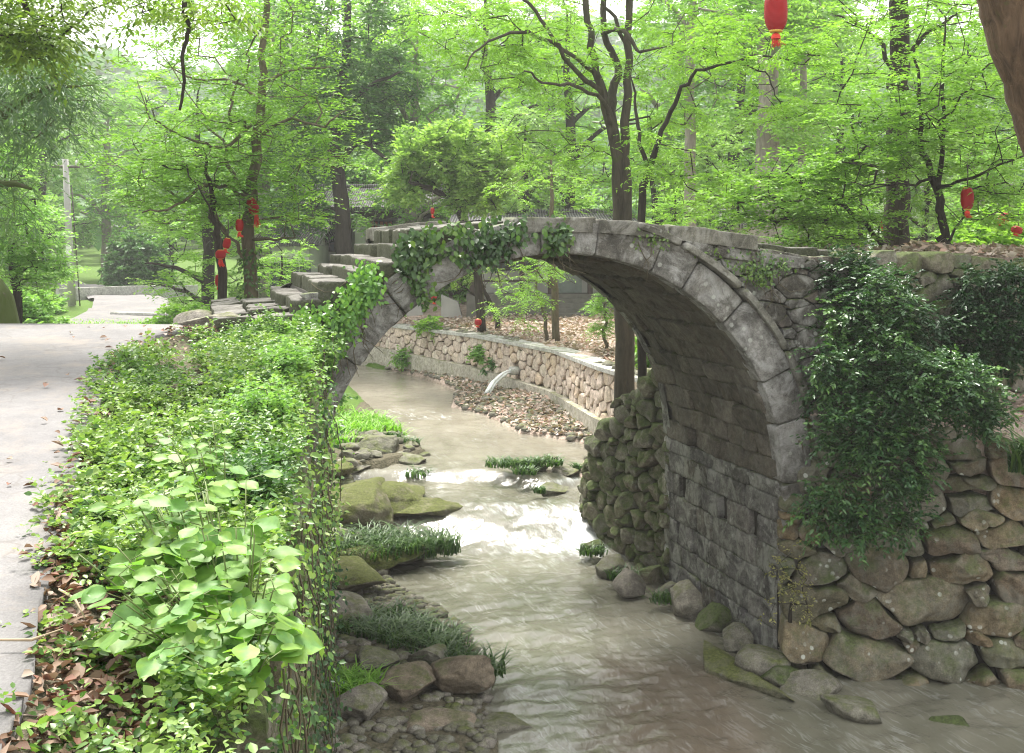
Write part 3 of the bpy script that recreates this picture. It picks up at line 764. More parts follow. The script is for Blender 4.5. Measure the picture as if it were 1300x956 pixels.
# avoid sampling only at the jump: duplicate columns
sc_ = []
for a in ss: sc_.append(a)
lo = archz(np.array(sc_)); hi = np.array([min(facez(a), facez(a + .02)) for a in sc_]) - .03
lo = np.where(np.abs(ss) >= RA - 1e-6, -6.0, lo)
n_ = len(ss)
for w0, w1, in ((.13, BW - .13),):
    A = BP(ss, w0, lo); B = BP(ss, w0, hi); C_ = BP(ss, w1, hi); D_ = BP(ss, w1, lo)
    V = np.stack([A, B, C_, D_], 1).reshape(-1, 3)
    F = []
    for i in range(n_ - 1):
        for j in range(4):
            F.append([i*4 + j, i*4 + (j+1) % 4, (i+1)*4 + (j+1) % 4, (i+1)*4 + j])
    cb.add(V, np.array(F))
cb.build('masonry_core', M_core, bridge, smooth_=False)

# barrel : u along width, v along arc length, 0 at the right springing, negative = down the wall
def map_barrel(side):
    def f(u, v, d):
        r = BR + .12 - d
        th = np.clip(v, 0, None) / BR
        s = np.where(v < 0, r, r * np.cos(th)); z = np.where(v < 0, BZC + v, BZC + r * np.sin(th))
        return BP(side * s, u, z)
    return f
holes = [(.92 * BW, -1.13), (.60 * BW, -1.18), (.32 * BW, -1.25)]
def hole(px, py):   # pixel on the right inner wall -> (w, v)
    d = np.array([(px - 650) / F_PX, 1.0]); B0 = BC + BR * BA; t = (B0 @ BA) / (d @ BA)
    return float((d * t - B0) @ BN), float(t * (YH - py) / F_PX) - BZC
holes = [hole(863, 610), hole(910, 634), hole(957, 663)]
b1 = MB()
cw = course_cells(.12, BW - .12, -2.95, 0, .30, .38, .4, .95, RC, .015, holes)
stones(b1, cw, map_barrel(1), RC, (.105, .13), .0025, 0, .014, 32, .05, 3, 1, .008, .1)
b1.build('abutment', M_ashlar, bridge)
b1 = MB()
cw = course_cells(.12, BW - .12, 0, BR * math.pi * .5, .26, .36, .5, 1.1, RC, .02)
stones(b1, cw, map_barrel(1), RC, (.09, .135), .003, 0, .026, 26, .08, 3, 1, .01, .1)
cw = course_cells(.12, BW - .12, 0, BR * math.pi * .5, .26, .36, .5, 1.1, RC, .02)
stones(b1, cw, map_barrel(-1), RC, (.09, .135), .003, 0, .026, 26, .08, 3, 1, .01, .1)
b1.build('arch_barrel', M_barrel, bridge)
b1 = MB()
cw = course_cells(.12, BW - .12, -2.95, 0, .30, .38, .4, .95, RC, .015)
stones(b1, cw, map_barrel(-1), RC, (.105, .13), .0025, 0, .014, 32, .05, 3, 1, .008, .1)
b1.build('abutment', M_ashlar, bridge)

def map_face(far, off=.12):
    def f(s, z, d):
        return BP(s, (BW - off + d) if far else (off - d), z)
    return f
def map_ring(far, off=.12, c=1.0):
    def f(u, v, d):
        th = u / BR; r = v
        return BP(r * np.cos(th), (BW - off + d) if far else (off - d), BZC + r * np.sin(th))
    return f
for far in (False, True):
    b = MB(); cells = []; th = 0.0; L = math.pi * BR; u = 0.0
    while u < L - .05:
        w = RC.uniform(.45, .95)
        if L - (u + w) < .3: w = L - u
        dt = RC.uniform(-.03, .03)
        cells.append([(u, BR - .0), (u + w, BR), (u + w, BR + .43 + dt), (u, BR + .43 + dt)]); u += w
    stones(b, cells, map_ring(far), RC, (.14, .16), .0025, 0, .014, 36, .04, 2.5, 1, .004, .12)
    qs = []
    for side in (1, -1):
        z = BZC
        while z > -6.0:
            h = RC.uniform(.3, .42); w = RC.uniform(.32, .62)
            q = [(BR, z - h), (BR + w, z - h), (BR + w, z), (BR, z)]
            qs.append([(side * a, b_) for a, b_ in q]); z -= h
    stones(b, qs, map_face(far), RC, (.12, .15), .008, 0, .015, 24, .05, 2.5, 1, .01, .12)
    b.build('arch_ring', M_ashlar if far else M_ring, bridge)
    # thin projecting drip course above the ring
    b = MB(); cells = []
    for (u0, u1) in ((.32 * BR, 1.18 * BR),):
        u = u0
        while u < u1:
            w = RC.uniform(.5, .9); cells.append([(u, BR + .43), (u + w, BR + .43), (u + w, BR + .52), (u, BR + .52)]); u += w
    stones(b, cells, map_ring(far), RC, (.23, .26), .002, 0, .01, 30, .02, 2.5, 1, .008, .12)
    b.build('drip_course', M_cap, bridge)
    # spandrels
    for side in (1, -1):
        b = MB()
        s0, s1 = (-.1, 4.05) if side > 0 else (-3.95, .1)
        seeds, rads = dart(s0, s1, -5.9, .2, .07, .30, RC, 1.7, 1.6, 2600)
        keep = [i for i, (a, c) in enumerate(seeds) if (c < facez(a) + .1)]
        cells = power_cells(s0, s1, -6.0, .2, seeds, rads, 1.7); out_c = []
        for c in cells:
            ctr = np.mean(c, 0)
            if ctr[1] > BZC:
                d = ctr - [0, BZC]; r_ = np.hypot(*d); e = d / r_
                if r_ < BR + .45: continue
                c = clip_half(c, np.array([0, BZC]) + e * (BR + .51), -e)
            else: c = clip_half(c, (side * (BR + .5), 0), (-side, 0))
            if len(c) < 3: continue
            ctr = np.mean(c, 0)
            if side > 0 or ctr[0] > -1.75:
                t0 = float(topz(ctr[0])) - .11; t1 = (float(topz(ctr[0] + .2)) - float(topz(ctr[0] - .2))) / .4
                nn_ = np.array([-t1, 1]); nn_ = nn_ / np.hypot(*nn_)
                c = clip_half(c, (ctr[0], t0), nn_)
            else:
                c = clip_half(c, (0, float(facez(ctr[0]))), (0, 1))
            if len(c) < 3 or abs(area(c)) < .003: continue
            out_c.append(c)
        stones(b, out_c, map_face(far), RC, (.09, .14), .003, 0, .035, 26, .1, 3, 1, .016, .1)
        b.build('spandrel_wall', M_spand, bridge)

# coping slabs + deck
def map_deck(u, v, d): return BP(v, u, topz(v) - .12 + d)
for (ua, ub, far) in ((-.09, .52, 0), (BW - .52, BW + .09, 1)):
    v_ = -1.75 if far else -.62
    while v_ < 2.55:
        w = RC.uniform(.75, 1.25)
        if 2.55 - (v_ + w) < .4: w = 2.55 - v_
        b = MB(); stones(b, [[(ua, v_), (ub, v_), (ub, v_ + w), (ua, v_ + w)]], map_deck, RC, (.12, .15), .008, 0, .02, 30, .03, 3, 1, .02, .03)
        b.build('capstone', M_cap, bridge); v_ += w
b = MB(); cells = course_cells(.5, BW - .5, -1.75, 4.0, .35, .5, .5, .9, RC, .02)
stones(b, cells, map_deck, RC, (.1, .12), .008, 0, .01, 18, .03, 3, 1, .01, .06); b.build('deck_paving', M_step, bridge)
# second, thinner layer of stones under the right end of the coping
b = MB(); v_ = 1.1; cells = []
while v_ < 3.0:
    w = RC.uniform(.35, .7); cells.append([(v_, 0), (v_ + w, 0), (v_ + w, .16), (v_, .16)]); v_ += w
stones(b, cells, lambda u, v, d: BP(u, .1 - d, topz(u) - .30 + v), RC, (.12, .17), .008, 0, .015, 20, .06, 3, 1, .01, .1)
b.build('coping_bed_stones', M_spand, bridge)
# steps
for i in range(6):
    s0 = ST_S[i]; s1 = (ST_S[i+1] if i < 5 else -1.1) + .12; zt = ST_Z[i]
    b = MB(); cells = []; u = -.04 if i < 5 else -.02
    while u < BW:
        w = RC.uniform(1.1, 1.9)
        if BW - (u + w) < .7: w = BW + .03 - u
        j = RC.uniform(-.035, .035)
        cells.append([(u, s0 + j), (u + w, s0 + j + RC.uniform(-.02, .02)), (u + w, s1), (u, s1)]); u += w
    stones(b, cells, lambda u, v, d, zt=zt: BP(v, u, zt - .26 + d), RC, (.25, .27), .006, 0, .014, 32, .02, 3, 1, .018, .02)
    b.build('step', M_step, bridge)
# flagstone landing at the foot
b = MB(); cells = course_cells(-.3, BW + .1, -4.0, -3.1, .38, .5, .5, 1.0, RC, .04)
def map_land(u, v, d):
    q = BP(v, u, 0); return np.stack([q[..., 0], q[..., 1], np.interp(v, [-4.7, -3.1], [-.97, -.84]) - .1 + d], -1)
stones(b, cells, map_land, RC, (.1, .14), .02, 0, .015, 20, .04, 3, 1, .02, .15); b.build('landing_flagstones', M_step, bridge)

# ================================================================== WALLS
def poly_path(pts):
    pts = np.array(pts, float); d = np.hypot(*(pts[1:] - pts[:-1]).T); s = np.concatenate([[0], np.cumsum(d)])
    def f(u): return np.stack([np.interp(u, s, pts[:, 0]), np.interp(u, s, pts[:, 1])], -1)
    def nrm(u, side):
        a = f(np.asarray(u) - .35); b_ = f(np.asarray(u) + .35); t = b_ - a; t /= np.linalg.norm(t, axis=-1, keepdims=True) + 1e-9
        return np.stack([t[..., 1], -t[..., 0]], -1) * side
    return f, nrm, s[-1]
def wall_map(pts, side, off=.15, batter=0.0, z0=-5.5):
    f, nr, L = poly_path(pts)
    def mp(u, v, d):
        p = f(u); n = nr(u, side); dd = d - off - batter * (v - z0)
        q = p + n * dd[..., None]
        return np.stack([q[..., 0], q[..., 1], v], -1)
    return mp, f, nr, L
def wall_core(name, pts, side, zlo, ztop, off, thick, batter, z0, parent, mat):
    f, nr, L = poly_path(pts); us = np.linspace(0, L, int(L / .3) + 2)
    lo = zlo(us) if callable(zlo) else np.full_like(us, zlo); hi = ztop(us)
    p = f(us); n = nr(us, side)
    def pt(z, d):
        q = p + n * (d - batter * (z - z0))[:, None]; return np.stack([q[:, 0], q[:, 1], z], -1)
    V = np.stack([pt(lo, -off + 0*us), pt(hi, -off + 0*us), pt(hi, -off - thick + 0*us), pt(lo, -off - thick + 0*us)], 1).reshape(-1, 3)
    F = [[i*4+j, i*4+(j+1) % 4, (i+1)*4+(j+1) % 4, (i+1)*4+j] for i in range(len(us)-1) for j in range(4)]
    F += [[0, 1, 2, 3], [(len(us)-1)*4 + j for j in (3, 2, 1, 0)]]
    b = MB(); b.add(V, np.array(F)); return b.build(name, mat, parent, smooth_=False)

# --- right lower wall of big boulders
RWALL = [(3.30, 14.62), (4.2, 14.50), (5.2, 14.38), (6.3, 14.25), (8.2, 14.1), (10.5, 13.8)]
rwall = empty('boulder_wall', (4.5, 14.4, -6.2), 'dry stone wall of large lichen spotted boulders beside the arch', 'stone wall')
mp, f_, nr_, L_ = wall_map(RWALL, 1, .25, .17, -4.2)
def px2wall(px, py):
    d = np.array([(px - 650) / F_PX, 1.0]); best = None
    for u in np.linspace(0, L_, 400):
        p = f_(u); t = p[1]
        e = abs(p[0] / p[1] - d[0])
        if best is None or e < best[0]: best = (e, u, t)
    z = best[2] * (YH - py) / F_PX
    return best[1], z, best[2] / F_PX
BIG = [(1219,571,70,42),(1236,620,26,38),(1231,598,26,16),(1161,644,82,38),(1135,661,42,22),(1171,672,26,14),(1147,690,72,40),(1205,692,68,46),(1238,642,52,16),(1242,667,48,20),(1267,684,30,42),
 (1044,725,66,46),(1120,721,72,32),(1168,728,24,28),(1217,728,76,38),(1274,714,38,26),(1041,766,52,50),(1087,740,40,30),(1103,786,80,40),(1174,769,112,50),(1243,757,40,16),(1263,786,74,36),(1285,755,44,46),
 (1096,831,112,70),(1202,836,88,64),(1150,803,16,14),(1164,806,18,14),(1156,818,18,14),(1202,803,38,16),(1233,810,30,20),(1274,832,50,46),(1020,814,44,56),(1010,852,30,22),(1042,858,40,22),(1250,862,20,20),(1150,868,40,24),(1300,600,50,40),(1290,640,40,34),(1180,600,50,30),(1070,690,50,34),(1040,680,50,34)]
fixed = []
for px, py, w, h in BIG:
    u, z, k = px2wall(px, py); fixed.append((u, z, max(w * .5, h * .6) * k))
def rtop(u): return np.interp(u, [0, .6, 1.4, 2.2, 3.2, 8], [-1.9, -2.0, -2.25, -2.35, -2.5, -2.5])
seeds, rads = dart(0, L_, -6.3, -2.0, .10, .40, np.random.default_rng(5), 1.75, 1.5, 1300, fixed)
cells = []
for c in power_cells(0, L_, -6.4, -1.9, seeds, rads, 1.75):
    ctr = np.mean(c, 0); c = clip_half(c, (0, float(rtop(ctr[0]))), (0, 1))
    if len(c) >= 3 and abs(area(c)) > .004: cells.append(c)
b = MB(); stones(b, cells, mp, np.random.default_rng(6), (.26, .40), .006, 1, .10, 48, .42, 2.2, 1, .05, .2)
b.build('boulder_face', M_rubble, rwall)
wall_core('wall_core', RWALL, 1, -6.5, lambda u: rtop(u) - .18, .3, .8, .17, -4.2, rwall, M_core)

# --- right upper wall continuing the bridge face
UW0 = BP(3.85, .0, 0); UWALL = [tuple(BP(3.8, 0, 0)[:2]), tuple(BP(5.2, 0, 0)[:2]), tuple(BP(6.5, .05, 0)[:2]), tuple(BP(9.5, .3, 0)[:2])]
uwall = empty('upper_stone_wall', (5.5, 15.3, -2.6), 'mossy stone retaining wall level with the bridge deck, half hidden by shrubs', 'stone wall')
mp, f_, nr_, L_ = wall_map(UWALL, 1, .18, .04, -2.4)
rg_ = np.random.default_rng(12)
fx = []; u = .1
while u < L_: r = rg_.uniform(.13, .24); fx.append((u, -.33 + rg_.uniform(-.05, .05), r)); u += r * 1.9
seeds, rads = dart(0, L_, -3.0, -.2, .08, .22, rg_, 1.5, 1.3, 2500, fx)
cells = []
for c in power_cells(0, L_, -3.1, -.14, seeds, rads, 1.5):
    ctr = np.mean(c, 0); c = clip_half(c, (0, -.16 - .035*ctr[0] + rg_.uniform(-.07, .05)), (0, 1))
    if len(c) >= 3 and abs(area(c)) > .004: cells.append(c)
b = MB(); stones(b, cells, mp, rg_, (.14, .26), .003, 1, .05, 26, .3, 3, 1, .025, .15); b.build('stone_face', M_mossy, uwall)
wall_core('wall_core', UWALL, 1, -3.2, lambda u: -.30 - .035*u, .2, .7, .04, -2.4, uwall, M_core)

# --- upstream mossy rubble wing wall, right of the cascade
MW = [tuple(BP(BR - .02, BW - .25, 0)[:2]), (2.33, 18.7), (1.95, 19.5), (1.5, 20.5), (1.22, 21.2), (1.28, 21.9), (1.75, 22.5), (2.5, 22.9)]
mwall = empty('mossy_wing_wall', (1.9, 20, -5.7), 'mossy rubble wing wall beside the cascade under the arch', 'stone wall')
mp, f_, nr_, L_ = wall_map(MW, -1, .2, .03, -5.5)
_f, _n, LL = poly_path(MW)
tt = np.interp([2.3, 1.95, 1.5, 1.22, 1.28, 2.5], [0, 1], [0, 1])
def mtop(u):   # top height along the wall
    return np.interp(u, [0, .5, 1.39, 2.0, 2.48, 3.24, 3.9, 5.5], [-1.75, -1.95, -2.4, -2.8, -3.15, -3.95, -4.3, -4.4])
rg_ = np.random.default_rng(13)
seeds, rads = dart(0, LL, -5.9, -1.5, .08, .24, rg_, 1.35, 1.2, 3500)
cells = []
for c in power_cells(0, LL, -6.0, -1.6, seeds, rads, 1.35):
    ctr = np.mean(c, 0)
    if ctr[1] > mtop(ctr[0]): continue
    cells.append(c)
b = MB(); stones(b, cells, mp, rg_, (.2, .36), .010, 1, .06, 30, .4, 3, 1, .03, .2); b.build('stone_face', M_mossy, mwall)
wall_core('wall_core', MW, -1, -6.2, lambda u: mtop(u) - .3, .26, .7, .03, -5.5, mwall, M_core)
b = MB()   # loose stones along its sloping top
for k in range(60):
    u = rg_.uniform(0, LL); p = _f(u); n = _n(u, -1); s = rg_.uniform(.16, .38); q = p - n * rg_.uniform(.15, .9)
    rock_add(b, (q[0], q[1], mtop(u) - .02), (s*1.2, s, s*.8), rg_, rg_.uniform(0, 3), 0, 8, .08, ICO2)
o = b.build('cap_rubble', M_mossy, mwall)

# --- left bank wall
LWALL = [(-.78, 2.0), (-.93, 4.0), (-1.3, 7), (-1.68, 10.0), (-2.17, 13.3)]
lwall = empty('bank_wall', (-1.5, 9, -5.6), 'dark overgrown stone bank wall holding up the road verge', 'stone wall')
mp, f_, nr_, L_ = wall_map(LWALL, 1, .15, .0, -5.5)
ltop = lambda u: rz(2 + u) - .38
rg_ = np.random.default_rng(14)
seeds, rads = dart(0, L_, -5.9, -1.0, .1, .28, rg_, 1.4, 1.2, 3500)
cells = [c for c in power_cells(0, L_, -6.0, -1.0, seeds, rads, 1.4) if np.mean(c, 0)[1] < ltop(np.mean(c, 0)[0])]
b = MB(); stones(b, cells, mp, rg_, (.1, .22), .012, 1, .04, 18, .3, 3, 1, .02, .2); b.build('stone_face', M_mossy, lwall)
wall_core('wall_core', LWALL, 1, -6.2, lambda u: ltop(u) - .12, .2, .7, 0, -5.5, lwall, M_core)

# --- far retaining wall with concrete footing
FW = [(4.8, 21), (3.7, 22.5), (2.7, 24.5), (1.95, 27), (1.04, 31.2), (-1.2, 36), (-4.65, 41), (-9, 44.5), (-16, 47)]
fwall = empty('retaining_wall', (1, 31.2, -4.4), 'curving pinkish random rubble retaining wall seen through the arch', 'retaining wall')
mp, f_, nr_, L_ = wall_map(FW, -1, .08, .06, -4.3)
rg_ = np.random.default_rng(15)
def fbase(u): return np.interp(u, [0, 6, 12, 17, 24, 40], [-4.15, -4.1, -4.0, -3.9, -3.72, -3.6])
n_big = 0
seeds, rads = dart(3, L_, -4.4, -2.95, .11, .2, rg_, 1.25, 1.0, 9000)
cells = []
for c in power_cells(3, L_, -4.4, -2.98, seeds, rads, 1.25):
    ctr = np.mean(c, 0)
    if ctr[1] < fbase(ctr[0]) - .05 or (abs(ctr[0] - 13.2) < .14 and ctr[1] < -3.45): continue
    cells.append(c)
b = MB(); stones(b, cells, mp, rg_, (.06, .12), .010, 1, .02, 14, .2, 3, 1, .012, .05); b.build('stone_face', M_pink, fwall)
wall_core('wall_core', FW, -1, -5.2, lambda u: 0*u - 3.0, .1, .5, .06, -4.3, fwall, M_pinkcore)
wall_core('concrete_footing', FW, -1, -5.2, lambda u: fbase(u) + .02, -.14, .35, .03, -4.3, fwall, M_concmoss)
wall_core('coping_slab', FW, -1, -3.02, lambda u: 0*u - 2.93, .02, .62, .0, -4.3, fwall, M_conc)
# the drain pipe water spout
uS = 13.2; pS = f_(uS); nS = nr_(uS, -1)
b = MB(); t = np.linspace(0, 1, 12); pts = np.stack([pS[0] + nS[0]*(.05 + .8*t) - .1*t, pS[1] + nS[1]*(.05 + .8*t), -3.72 + .12*t - .8*t**2], -1)
for k in range(7): tube_add(b, pts + (rg_.normal(size=3) * .035)[None] * (.3 + t[:, None]) + rg_.normal(size=(12, 3)) * .008, np.interp(t, [0, 1], [.03, .05]) * rg_.uniform(.6, 1.1, 12), 7)
for k in range(16):
    a = rg_.uniform(0, 6.3); rock_add(b, (pts[-1][0] + rg_.normal()*.28, pts[-1][1] + rg_.normal()*.2, pts[-1][2] - .02), (rg_.uniform(.15, .4), .25, .1), rg_, a, 0, 3, .2, ICO2)
M_jet = plain('white_water', (.8, .82, .83), .35, .1, 20, .5, .8)
tag(b.build('water_spout', M_jet, None, origin=pts[-1]), 'white jet of drain water spilling from the retaining wall', 'water spout')
b = MB(); tube_add(b, [(pS[0] - nS[0]*.2, pS[1] - nS[1]*.2, -3.72), (pS[0] + nS[0]*.18, pS[1] + nS[1]*.18, -3.70)], .12, 14); b.build('drain_pipe', M_conc, fwall)

# ================================================================== VEGETATION
def basepx(px, Y, dz=0.0):
    x = (px - 650) / F_PX * Y; return np.array([x, Y, gz(x, Y) + dz])
def pl(Y, *pts): return [P(a, b, Y + (c[0] if c else 0)) for a, b, *c in pts]

# ---- left layered tree
Y = 20.0; b0 = basepx(318, Y)
tree('layered_green_tree', 'tall bright green tree with ivy on its trunk left of the bridge steps', b0,
     [([b0, P(317, 340, Y), P(319, 255, Y), P(330, 150, Y), P(334, 70, Y), P(338, -60, Y), P(345, -200, Y)], [.13, .12, .095, .075, .06, .045, .02], None),
      (pl(Y, (319, 262), (295, 240, -.3), (262, 236, -.6), (225, 262, -.9), (180, 270, -1.2)), [.045, .035, .03, .02, .012], 0),
      (pl(Y, (320, 250), (290, 210, .3), (285, 180, .5), (250, 150, .8)), [.045, .035, .025, .012], 0),
      (pl(Y, (317, 345), (300, 310, -.2), (280, 285, -.3), (268, 250, -.4)), [.04, .03, .02, .012], 0),
      (pl(Y, (318, 320), (345, 305, -.3), (375, 302, -.6)), [.035, .025, .012], 0),
      (pl(Y, (330, 160), (290, 185, -.5), (250, 178, -.9), (190, 150, -1.4)), [.04, .03, .022, .012], 0),
      (pl(Y, (333, 115), (370, 90, .5), (420, 85, .9)), [.035, .025, .012], 0),
      (pl(Y, (332, 130), (300, 105, .4), (250, 100, .7), (200, 80, 1)), [.035, .025, .018, .01], 0),
      (pl(Y, (330, 175), (370, 150, -.6), (410, 160, -1.2), (440, 140, -1.4)), [.035, .025, .018, .01], 0)],
     [pxe(300, 70, Y, 165, 95, 170, 1.9), pxe(240, 190, Y, 125, 55, 120, 1.8), pxe(380, 170, Y, 85, 75, 90, 1.7), pxe(330, 265, Y, 85, 35, 60, 1.2), pxe(215, 255, Y, 65, 30, 40, 1.0), pxe(330, -60, Y, 170, 90, 60, 2.0)],
     K_LAYER, GL, BK_MID, 101, layer=.33)
b1 = basepx(283, 19.2)
tree('leaning_young_tree', 'thin dark leaning trunk beside the ivy clad tree, lanterns hung on it', b1,
     [([b1, P(279, 345, 19.2), P(274, 300, 19.2), P(268, 245, 19.3), P(262, 200, 19.4)], [.085, .075, .06, .04, .02], None),
      (pl(19.2, (272, 290), (262, 250, -.3), (240, 225, -.6)), [.02, .015, .01], 0)],
     [pxe(250, 215, 19.4, 60, 35, 45, .9), pxe(285, 250, 19.3, 30, 20, 12, .5)], K_LAYER, GL, BK_DARK, 102, layer=.3)

# ---- centre tree with compound leaves
Y = 22.2; xb = (790 - 650) / F_PX * Y; b2 = np.array([xb, Y, gz(xb, Y) - .3])
tree('compound_leaf_tree', 'twin stemmed dark tree with feathery bright leaves rising behind the arch crown', b2,
     [([b2, P(789, 430, Y), P(787, 290, Y), P(780, 180, Y), P(765, 120, Y), P(752, 60, Y), P(744, 10, Y), P(735, -80, Y)], [.14, .13, .12, .105, .085, .07, .06, .03], None),
      ([b2 + [.17, .05, .02], P(799, 430, Y), P(797, 290, Y), P(792, 175, Y), P(797, 100, Y), P(799, 0, Y), P(805, -120, Y)], [.12, .11, .10, .09, .075, .065, .03], None),
      (pl(Y, (783, 170), (775, 130, .2), (785, 85, .4), (766, 40, .5), (768, -20, .6), (760, -90, .7)), [.1, .09, .075, .065, .055, .03], 0),
      (pl(Y, (765, 120), (735, 95, -.4), (700, 45, -.8), (670, 5, -1), (640, -20, -1.2)), [.055, .045, .035, .03, .02], 0),
      (pl(Y, (742, 100), (700, 55, -.5), (660, 42, -.9), (610, 60, -1.2), (590, 88, -1.3)), [.045, .035, .03, .02, .012], 0),
      (pl(Y, (785, 168), (765, 130, -.5), (730, 108, -1), (695, 108, -1.4), (665, 90, -1.8)), [.05, .04, .03, .025, .015], 0),
      (pl(Y, (798, 75), (785, 30, .2), (765, 0, .4), (750, -30, .5)), [.04, .04, .03, .02], 1),
      (pl(Y, (770, 25), (790, 38, -.4), (812, 66, -.8)), [.05, .045, .03], 2)],
     [pxe(700, 70, Y, 130, 60, 75, 1.6), pxe(620, 50, Y, 90, 50, 55, 1.5, .3), pxe(560, 35, Y, 60, 35, 25, 1.0), pxe(860, 60, Y, 90, 60, 50, 1.6), pxe(750, -60, Y, 220, 60, 80, 2.2), pxe(700, 190, Y, 70, 30, 24, 1.0), pxe(850, 150, Y, 60, 40, 26, 1.3)],
     K_PINN, GP, BK_DM, 103)
Y = 20.5; xb = (815 - 650) / F_PX * Y; b3 = np.array([xb, Y, gz(xb, Y)])
tree('slender_forked_tree', 'slender forked tree with a long arching branch just right of the twin stemmed tree', b3,
     [([b3, P(815, 280, Y), P(822, 220, Y), P(840, 165, Y), P(862, 120, Y - .3), P(885, 92, Y - .6), P(925, 80, Y - .9), P(970, 70, Y - 1.1), P(1020, 82, Y - 1.2)], [.085, .07, .06, .045, .035, .03, .024, .018, .01], None),
      (pl(Y, (824, 215), (812, 170, .2), (806, 130, .4), (800, 95, .4)), [.045, .035, .025, .012], 0),
      (pl(Y, (930, 79, -.9), (970, 92, -1.1), (985, 120, -1.2), (1000, 150, -1.2)), [.018, .014, .01, .008], 0)],
     [pxe(930, 60, Y - .9, 90, 35, 30, .9), pxe(990, 130, Y - 1.1, 45, 40, 16, .7), pxe(840, 200, Y, 50, 45, 22, .9), pxe(1010, 70, Y - 1.2, 50, 30, 18, .6), pxe(900, 240, Y, 50, 25, 14, .8)],
     K_PINN, GP, BK_DARK, 104)
# small tree under the arch in front of the far house
Y = 33; bb = basepx(706, Y)
tree('arch_framed_sapling', 'pale slim trunk with feathery leaves standing on the terrace, framed by the arch', bb,
     [([bb, P(704, 380, Y), P(703, 330, Y), P(700, 270, Y), P(700, 200, Y)], [.12, .1, .09, .06, .03], None),
      (pl(Y, (704, 365), (680, 345, -.6), (660, 350, -.9)), [.03, .02, .01], 0)],
     [pxe(665, 385, Y - 1.5, 40, 28, 22, .8), pxe(690, 345, Y - .8, 45, 16, 16, .9), pxe(690, 230, Y, 70, 50, 40, 1.5)], K_PINN, GP, BK_MID, 105)
Y = 33.5; bb = basepx(694, Y)
tree('bent_sapling', 'thin bent sapling beside the slim trunk on the terrace edge', bb,
     [([bb, P(690, 395, Y), P(680, 365, Y), P(684, 330, Y)], [.06, .05, .035, .02], None)], [pxe(690, 330, Y, 30, 14, 10, .6)], K_PINN, GP, BK_MID, 106)
Y = 37.5; bb = basepx(632, Y)
tree('terrace_shrub_tree', 'low bushy dark stemmed tree behind the retaining wall, left part of the arch opening', bb,
     [([bb, P(628, 395, Y), P(615, 370, Y), P(608, 345, Y), P(612, 320, Y)], [.09, .08, .06, .04, .02], None),
      (pl(Y, (626, 392), (600, 372, -.4), (580, 358, -.6)), [.04, .03, .02], 0)],
     [pxe(600, 345, Y, 60, 18, 36, 1.2), pxe(605, 318, Y, 60, 18, 26, 1.2)], K_CAMPH, GC, BK_DARK, 107)
Y = 30; bb = basepx(768, Y)
tree('feathery_bush', 'light green feathery bush on the terrace beside the right haunch of the arch', bb,
     [([bb, P(768, 410, Y), P(768, 385, Y)], [.05, .04, .02], None)], [pxe(765, 392, Y, 22, 32, 42, .5)], dict(K_PINN, L=.09, tlen=.35), GL, BK_MID, 108, cat='bush')

# ---- dark trunk tree left of centre
Y = 44.5; bb = basepx(438, Y)
tree('dark_trunk_tree', 'broad dark trunk with blue green crown behind the top of the steps', bb,
     [([bb, P(436, 300, Y), P(432, 240, Y), P(424, 190, Y), P(430, 130, Y), P(440, 60, Y), P(440, -30, Y)], [.36, .3, .27, .26, .22, .16, .1], None),
      (pl(Y, (428, 210), (455, 180), (475, 190, -.5), (495, 205, -1)), [.12, .1, .08, .05], 0),
      (pl(Y, (424, 195), (400, 160, .5), (375, 130, 1)), [.12, .1, .06], 0),
      (pl(Y, (430, 150), (470, 110, -.6), (510, 90, -1)), [.1, .08, .04], 0)],
     [pxe(440, 110, Y, 100, 70, 190, 2.6), pxe(390, 190, Y, 60, 40, 70, 1.8), pxe(480, 160, Y, 50, 30, 40, 1.5), pxe(440, 10, Y, 110, 70, 80, 2.6), pxe(375, 265, Y, 50, 28, 50, 1.6)],
     dict(K_CAMPH, L=.21, tlen=.62), GD, BK_DARK, 110, seg=.7, tip=.012)
# ---- rounded camphor-like trees
Y = 37.0; bb = basepx(612, Y)
ev = tree('round_crowned_tree', 'dense rounded pale green tree centred behind the bridge steps', bb,
     [([bb, P(604, 330, Y), P(588, 280, Y), P(575, 245, Y), P(562, 220, Y), P(560, 195, Y)], [.14, .13, .13, .12, .1, .06], None),
      (pl(Y, (578, 270), (590, 240), (610, 225, -.6)), [.14, .12, .06], 0),
      (pl(Y, (574, 250), (545, 240, -.6), (520, 232, -1)), [.12, .09, .05], 0)],
     [pxe(555, 205, Y, 60, 30, 130, 2.0, .4), pxe(515, 232, Y, 38, 24, 70, 1.2, .4), pxe(612, 222, Y, 48, 30, 100, 1.6, .4), pxe(580, 178, Y, 36, 22, 60, 1.6, .5), pxe(535, 185, Y, 30, 20, 40, 1.3, .5), pxe(640, 190, Y, 26, 26, 36, 1.3, .4), pxe(600, 255, Y, 40, 18, 50, 1.4, .3)],
     dict(K_CAMPH, L=.17, tlen=.42, leaves=8), GC, BK_DARK, 111, seg=.7, tip=.012)
